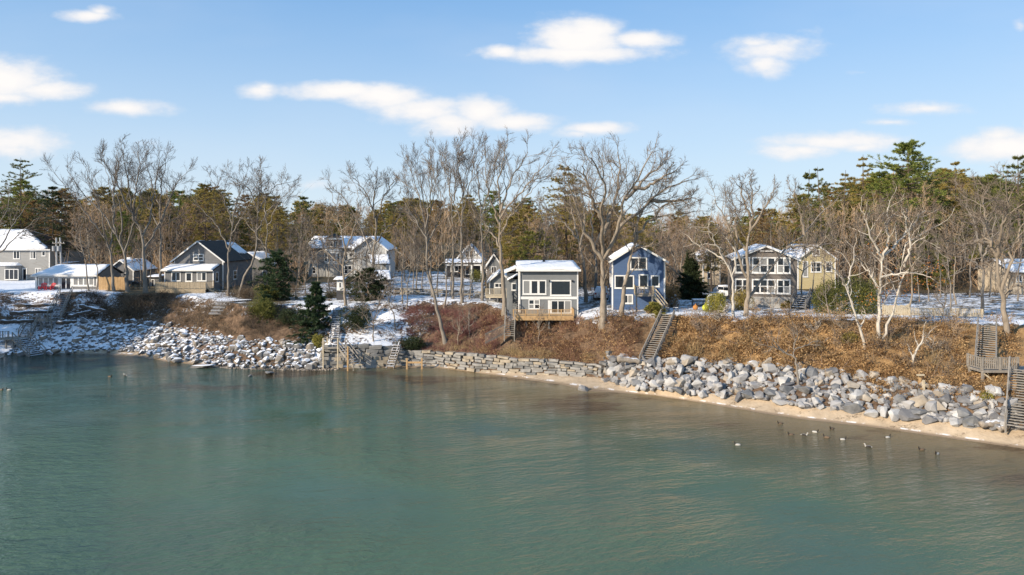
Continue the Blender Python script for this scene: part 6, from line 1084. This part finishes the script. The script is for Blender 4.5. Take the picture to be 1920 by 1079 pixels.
pine_at('young pale green pine at the head of the blue house stairs', 1228, 566, 75, 64, ('bark_pine', 'needle_yellow'), 'young_pine', z=4.6, base=.1, width=1.5, n_whorl=10, per=7, dens=1.5, tuft=.26, r=.08)
def bush_at(label, px, py, d, size, seed, mat, n=2600, z=None, name='shrub', **kw):
    x = WX(px, d); z = gz(x, d) - .05 if z is None else z; return put_tree(name, label, bush_meshes(seed, *size, n=n, **kw), (x, d, z), ('bark_grey', mat), cat='shrub', parts=('stems', 'foliage'))
bush_at('large dark evergreen shrub right of the shingled house, the left one', 1560, 590, 73.5, (2.3, 1.8, 3.6), 71, 'needle_green', 5200); bush_at('large dark evergreen shrub behind the birch trunks', 1622, 590, 73, (2.4, 1.8, 4.2), 72, 'needle_green', 5600); bush_at('small yellow-green shrub behind the thin crooked tree', 1345, 585, 75, (1.3, 1.1, 2.6), 73, 'needle_yellow', 2200); bush_at('green shrub at the left corner of the shingled house', 1392, 580, 77, (1.4, 1.2, 2.4), 74, 'needle_olive', 2200)
bush_at('low dark juniper sprawling over the seawall beside the ladder', 775, 650, 79.6, (2.2, 1.1, 1.6), 75, 'needle_dark', 2600); bush_at('dark evergreen shrub behind the pale tangled branches', 670, 630, 81.5, (2.6, 1.6, 3.0), 76, 'needle_dark', 4200); bush_at('yellow-green shrub at the foot of the young spruce', 600, 640, 79.6, (1.1, .8, 1.6), 77, 'needle_yellow', 1600); bush_at('olive shrub on the bank below the second spruce', 490, 630, 84.5, (2.6, 1.5, 2.6), 78, 'needle_green', 3200)
bush_at('rusty brown shrub beside the right wall of the blue house', 1255, 560, 82, (1.4, 1.2, 2.8), 79, 'needle_rust', 2200); bush_at('olive evergreen patch in the golden brush on the right bank', 1592, 650, 64, (1.2, .9, .9), 80, 'needle_olive', 1000); bush_at('green tuft among the boulders at the right end', 1852, 785, 52.2, (.7, .5, .8), 81, 'needle_yellow', 700); bush_at('grey leafless hedge mound beside the shingled house steps', 1537, 545, 84, (1.8, 1.2, 2.2), 82, 'twig_light', 3400, leaf=.2, wide=.02); bush_at('round brown shrub right of the white hut on the villa lawn', 645, 530, 110, (2.6, 1.5, 1.4), 83, 'brush_brown', 1600); bush_at('golden round shrub on the lawn before the white-porched house', 893, 512, 120, (1.6, 1.4, 2.2), 84, 'needle_yellow', 1600); bush_at('golden bush beside the white hut', 622, 535, 95, (1.0, .8, 1.0), 85, 'brush_straw', 900); bush_at('dense green shrub below the tan fence panel on the right', 1475, 560, 79, (.9, .7, .9), 86, 'needle_olive', 900)
bush_at('dark rounded evergreen shrub on the slope between the two young spruces', 545, 620, 84, (2.0, 1.4, 2.4), 87, 'needle_dark', 2600); bush_at('brown leafless shrub at the top of the timber steps', 462, 580, 93, (1.8, 1.2, 1.7), 88, 'brush_brown', 1800, leaf=.25, wide=.025); bush_at('dark green shrub at the foot of the hemlock right of the bungalow', 500, 570, 91, (2.4, 1.6, 2.2), 89, 'needle_green', 2400)
def birch_leaves():
    t = bpy.data.objects[[o.name for o in bpy.data.objects if o.get('label', '').startswith('white-barked forked birch')][0]]; rg = np.random.default_rng(8); s = Soup(); n = 420
    c = np.array([(WX(px, 62.5) - t.location.x, dy, WZ(py, 62.5) - t.location.z) for px, py, dy in ((1705, 520, .4), (1735, 528, -.6), (1690, 550, .8), (1745, 500, .2), (1625, 560, -.5), (1660, 470, .6))])
    p = c[rg.integers(0, len(c), n)] + rg.normal(size=(n, 3)) * [.8, .7, .45]; s.blades(p, p + nrm(rg.normal(size=(n, 3)) - [0, 0, .4]) * .16, np.full(n, .12), rg=rg); mobj('clinging_leaves', s.mesh('clinging_leaves'), MAT['leaf_orange'], t)['kind'] = 'stuff'
birch_leaves()
# ---------------------------------------------------------------- the wood behind the houses
def split_faces(me):
    n = len(me.polygons); t = np.empty(n, np.int32); s = np.empty(n, np.int32); v = np.empty(len(me.loops), np.int32); me.polygons.foreach_get('loop_total', t); me.polygons.foreach_get('loop_start', s); me.loops.foreach_get('vertex_index', v)
    return [v[s[t == k][:, None] + np.arange(k)[None]] for k in (4, 3)]
def wood():
    rg = np.random.default_rng(99); bare, pines = [], []
    for k in range(7): h = 15 + (k % 4); bare.append((h, bare_meshes(700 + k, auto_limbs(700 + k, h, 1.2, .42 + .06 * (k % 3), .17, 6, .3), 7, 6, 5, 3, up=.10, ang=.65, twig=.02)))
    for k in range(6): h = 15 + 1.5 * k; pines.append((h, pine_meshes(800 + k, h, base=.28 + .03 * k, width=4.6 + .3 * k, n_whorl=17, per=6, sparse=.12, tuft=.46, wide=.12, dens=1.1)))
    bm = [('bark_light', 'twig_wood'), ('bark_grey', 'twig_wood'), ('bark_grey', 'twig_dark'), ('bark_light', 'twig_light')]; pm = ['needle_olive', 'needle_green', 'needle_olive', 'needle_bright', 'needle_olive', 'needle_rust']
    for k, (h, m) in enumerate(bare):
        for me, q in zip(m, bm[k % 4]): me.materials.append(MAT[q])
    for k, (h, m) in enumerate(pines): m[0].materials.append(MAT['bark_pine']); m[1].materials.append(MAT[pm[k]])
    zones = [(100, 'behind the far left house'), (200, 'behind the sunroom cottage'), (320, 'left of the bungalow'), (440, 'behind the bungalow'), (570, 'between the bungalow and the villa'), (660, 'behind the left half of the villa'), (760, 'behind the right wing of the villa'), (850, 'behind the snowy lawn'), (960, 'behind the white-porched house'), (1090, 'behind the modern house'), (1170, 'between the modern and the blue house'), (1260, 'behind the blue house'), (1370, 'behind the dark spruce'), (1490, 'behind the shingled house'), (1580, 'behind the yellow house'), (1690, 'behind the dark evergreen shrubs'), (1800, 'behind the picket fence'), (9999, 'behind the tree at the right edge')]
    rows = ['at the wood edge ', 'just inside the wood ', 'midway into the wood ', 'deep in the wood ']; made = {}
    house_boxes = [(-60, 100, 108, 137), (60, 235, 100, 116), (195, 260, 110, 124), (310, 480, 104, 122), (450, 520, 122, 135), (570, 735, 124, 145), (825, 945, 122, 142), (1310, 1355, 110, 121), (1490, 1570, 100, 115), (1890, 2000, 94, 106), (690, 740, 108, 118)]
    top = lambda px: float(np.interp(px, [0, 130, 330, 480, 620, 760, 860, 960, 1060, 1200, 1330, 1440, 1560, 1700, 1800, 1920], [338, 356, 348, 362, 374, 376, 364, 360, 360, 396, 394, 388, 345, 315, 312, 318]))
    n = 0; spots = []
    for layer, (d0, d1, cnt) in enumerate([(99, 122, 75), (122, 146, 100), (146, 172, 90), (172, 200, 60)]):
        for k in range(cnt):
            px = -60 + 2040 * (k + rg.uniform(0, 1)) / cnt; d = rg.uniform(d0, d1)
            if layer == 0 and (560 < px < 960 or (1080 < px < 1240 and d < 104) or (px < 560 and d < 108) or (px > 1600 and d < 104)): continue
            if layer == 1 and (590 < px < 720 or 780 < px < 930): continue
            if any(a - 6 < px < b + 6 and c - 1 < d < e + 1 for a, b, c, e in house_boxes): continue
            spots.append((px, d, layer))
    for px, d, layer in spots:
        p_pine = .40 + .18 * (layer > 1) + (.15 if px > 1450 else 0) - (.2 if 120 < px < 330 else 0); pine = rg.random() < p_pine; x = WX(px, d); z = gz(x, d) - .1
        want = WZ(top(px) + rg.uniform(-6, 34), d) - z
        zi = next(i for i, (lim, s) in enumerate(zones) if px < lim); s = zones[zi][1]
        want *= rg.uniform(.8, 1.0) if layer < 2 else 1
        h, m = (pines if pine else bare)[rg.integers(6 if pine else 7)]; sc = max(.55, min(1.5, want / (h * (1.0 if pine else 1.05))))
        t = thing('pine_tree' if pine else 'bare_tree', ('pine ' if pine else 'bare tree ') + rows[layer] + s, 'tree', (x, d, z), rg.uniform(0, 6.28), ('pines ' if pine else 'bare trees ') + rows[layer] + s); t.scale = (sc * rg.uniform(.9, 1.15), sc, sc)
        for me, nm in zip(m, ('trunk', 'crown')): mobj(nm, me, None, t)
        made.setdefault(t['label'], []).append((px, t)); n += 1
    for lab, ts in made.items():
        if len(ts) > 1:
            for k, (_p, t) in enumerate(sorted(ts, key=lambda q: q[0])): t['label'] = lab + ', ' + ORD[k] + ' from left'
    # far wood that reads as one mass, joined from coarse trees
    for nm, lab, fr, mt, src in (('far_wood', 'distant hazy leafless wood closing the horizon', .0, 'twig_wood', 'b'), ('far_pine_wood', 'distant dark pine wood closing the horizon', 0, 'needle_olive', 'p')):
        Vs, Fs, b = [], [], 0
        lite = [pine_meshes(900 + k, 16, base=.2, width=5, n_whorl=9, per=5, dens=.4, tuft=1.5, wide=.6, nb=5)[1] for k in range(3)] if src == 'p' else [bare_meshes(910 + k, auto_limbs(910 + k, 15, 1, .5, .2, 5, .35), 5, 5, 4, 0, twig=.05)[1] for k in range(3)]
        co = []
        for me in lite: v = np.empty(len(me.vertices) * 3, np.float32); me.vertices.foreach_get('co', v); f = np.empty(len(me.loops), np.int32); me.loops.foreach_get('vertex_index', f); co.append((v.reshape(-1, 3), [f.reshape(-1, 3)] if src == 'p' else split_faces(me)))
        for k in range(90 if src == 'p' else 30):
            px = rg.uniform(-900, 2700); d = rg.uniform(200, 330) if -60 < px < 1980 else rg.uniform(118, 250); x = WX(px, d); z = gz(x, d); v, f = co[rg.integers(3)]; want = WZ(top(px) + rg.uniform(-2, 22), d) - z; s = max(.5, want / 16.5); a = rg.uniform(0, 6.28); c_, s_ = math.cos(a), math.sin(a)
            Vs.append(np.stack([(v[:, 0]*c_ - v[:, 1]*s_) * max(s, .9) + x, (v[:, 0]*s_ + v[:, 1]*c_) * max(s, .9) + d, v[:, 2] * s + z], -1)); Fs.append([q + b for q in f]); b += len(v)
        tag(mobj(nm, np_mesh(nm, np.concatenate(Vs), [np.concatenate([q[i] for q in Fs]) for i in range(len(Fs[0]))]), MAT[mt]), lab, 'wood', kind='stuff')
    # undergrowth at the foot of the wood
    m = 650; d = rg.uniform(106, 150, m); px = rg.uniform(-60, 1980, m); x = WX(px, d); keep = ~((px < 105) & (d < 138)) & ~((px > 730) & (px < 910) & (d < 150)) & ~((px > 570) & (px < 730) & (d < 136)) & ~((px > 1690) & (d < 100)); x, d = x[keep], d[keep]
    brush('undergrowth', 'tangled brown undergrowth at the foot of the wood behind the houses', 'undergrowth', np.stack([x, d, ground(x, d)], -1), 'twig_wood', 9, 2.8, .03, seed=61)
    m = 700; d = rg.uniform(110, 175, m); px = rg.uniform(-60, 1980, m); x = WX(px, d); keep = ~((px > 740) & (px < 905) & (d < 150)) & ~((px > 560) & (px < 740) & (d < 140)); keep &= ~np.array([any(a - 8 < p < b + 8 and c - 2 < q < e + 2 for a, b, c, e in house_boxes) for p, q in zip(px, d)]); x, d = x[keep], d[keep]
    brush('thicket', 'tall tangle of thin bare stems filling the wood behind the houses', 'thicket', np.stack([x, d, ground(x, d)], -1), 'twig_wood', 15, 8.5, .035, seed=62, spread=.38)
    # shore pines beyond the left edge shade the left bank
    for k, (x, y) in enumerate([(-79, 76), (-85, 79), (-86, 66), (-92, 72), (-94, 62), (-90, 50), (-97, 54), (-99, 86)]):
        h, m = pines[k % 6]; t = thing('pine_tree', 'shore pine standing beyond the left edge of the view, ' + ORD[k] + ' along the shore', 'tree', (x, y, gz(x, y) - .1), k * 1.3, 'shore pines beyond the left edge'); sc = 18.5 / h; t.scale = (sc * 1.3, sc * 1.3, sc)
        for me, nm in zip(m, ('trunk', 'crown')): mobj(nm, me, None, t)
    return n
wood()
# ---------------------------------------------------------------- brush on the bank
def bank_points(n, px0, px1, f0, f1, seed, avoid=()):
    rg = np.random.default_rng(seed); px = rg.uniform(px0, px1, n); f = rg.uniform(f0, f1, n); d0 = np.interp(px, [0, 600, 1000, 1300, 1600, 1920], [97, 84, 76, 70, 63, 60]); x = WX(px, d0)
    for _ in range(3): KY, _z = knots(x); y = KY[:, 4] + f * (KY[:, 5] - KY[:, 4]); x = WX(px, y)
    ok = np.ones(n, bool)
    for (ax, ay, bx, by, w) in avoid:
        a, b = np.array([ax, ay]), np.array([bx, by]); p = np.stack([x, y], -1); t = np.clip(((p - a) @ (b - a)) / ((b - a) @ (b - a)), 0, 1); ok &= np.linalg.norm(p - (a + t[:, None] * (b - a)), axis=1) > w
    x, y = x[ok], y[ok]; return np.stack([x, y, ground(x, y)], -1)
STAIR_LINES = [(WX(1252, 75.4), 75.4, WX(1212, 68), 68, 1.5), (WX(1851, 67.6), 67.6, WX(1850, 59), 59, 1.5), (WX(957, 78), 78, WX(955, 75), 75, 1.1), (WX(633, 85.5), 85.5, WX(627, 79), 79, 1.3), (WX(460, 100), 100, WX(404, 93), 93, 1.4), (WX(124, 103), 103, WX(62, 94), 94, 2.2)]
brush('golden_brush', 'thick golden-brown brush with dry leaves covering the right bank', 'brush', bank_points(980, 1235, 1900, .02, 1.0, 31, STAIR_LINES), 'brush_gold', 13, .55, .015, 62, 'leaf_dry', .2, seed=32)
brush('red_brush', 'reddish-brown bare brush covering the bank below the modern and blue houses', 'brush', bank_points(760, 900, 1250, .0, .95, 33, STAIR_LINES), 'brush_red', 18, .72, .015, 16, 'leaf_dry', .16, seed=34)
brush('maroon_brush', 'maroon twiggy brush on the bank left of the modern house', 'brush', bank_points(430, 750, 950, .0, .8, 35, STAIR_LINES), 'brush_maroon', 17, .85, .015, seed=36)
brush('brown_brush', 'dark brown brush on the shaded bank below the bungalow', 'brush', bank_points(420, 165, 430, .05, .95, 37, STAIR_LINES), 'brush_brown', 19, 1.15, .017, 6, 'leaf_dry', .14, seed=38)
brush('sparse_brush', 'sparse brown brush on the snowy slope around the young spruces', 'brush', bank_points(190, 400, 640, .0, 1.02, 39, STAIR_LINES), 'brush_brown', 26, .8, .015, seed=40)
brush('straw_grass', 'straw-coloured grass tufts along the top of the seawall', 'grass', bank_points(120, 830, 1150, .0, .22, 41), 'brush_straw', 24, .75, .012, spread=.5, seed=42)
brush('tall_stems', 'taller grey-tan dead stems and twiggy shrubs standing out of the golden brush', 'brush', bank_points(85, 1240, 1900, .05, 1.12, 45, STAIR_LINES), 'twig_light', 16, 1.7, .018, seed=46, spread=.55)
brush('edge_scrub', 'ragged brown scrub along the top edge of the right bank', 'brush', bank_points(130, 1100, 1900, .93, 1.14, 47, STAIR_LINES), 'brush_gold', 16, .8, .016, 22, 'leaf_dry', .2, seed=48)
brush('dead_branches', 'pale dead branches lying across the bank', 'branches', bank_points(60, 860, 1900, .1, .9, 49, STAIR_LINES), 'twig_pink', 5, 2.0, .022, seed=50, spread=2.2)
brush('weed_tufts', 'dark weeds on the snowy bank at the far left', 'brush', bank_points(150, 0, 170, .0, 1.0, 43, STAIR_LINES), 'brush_brown', 16, .55, .016, seed=44)

rgy = np.random.default_rng(55); m_ = 700; px_ = rgy.uniform(0, 1920, m_); d_ = rgy.uniform(84, 112, m_); x_ = WX(px_, d_); KYy, _q = knots(x_)
ok_ = (d_ > KYy[:, 5] + 1.5) & ~((px_ > 735) & (px_ < 915) & (d_ > 99) & (vnoise(x_ * .3, d_ * .3 + 7) < .62)) & ~((px_ < 300) & (d_ < 109)) & (px_ > 110) & ~((px_ > 300) & (px_ < 470) & (d_ > 99)) & ~((px_ > 960) & (px_ < 1100) & (d_ < 92)) & ~((px_ > 1130) & (px_ < 1400) & (d_ < 96)) & ~((px_ > 1370) & (px_ < 1580) & (d_ < 94)) & ~((px_ > 1480) & (px_ < 1580)) & ~((px_ > 1690) & (d_ < 92) & (vnoise(x_ * .3, d_ * .3 + 3) < .52)) & ~((px_ > 900) & (px_ < 975)) & (vnoise(x_ * .2, d_ * .2) > .42)
brush('yard_brush', 'patches of bare brown shrubs standing in the snow between the houses', 'brush', np.stack([x_[ok_], d_[ok_], ground(x_[ok_], d_[ok_])], -1), 'brush_brown', 20, 1.5, .018, seed=56)
brush('pale_grass', 'pale dry grass tufts scattered through the golden brush on the right bank', 'grass', bank_points(150, 1250, 1900, .05, .95, 57, STAIR_LINES), 'brush_straw', 22, .8, .014, spread=.5, seed=58)
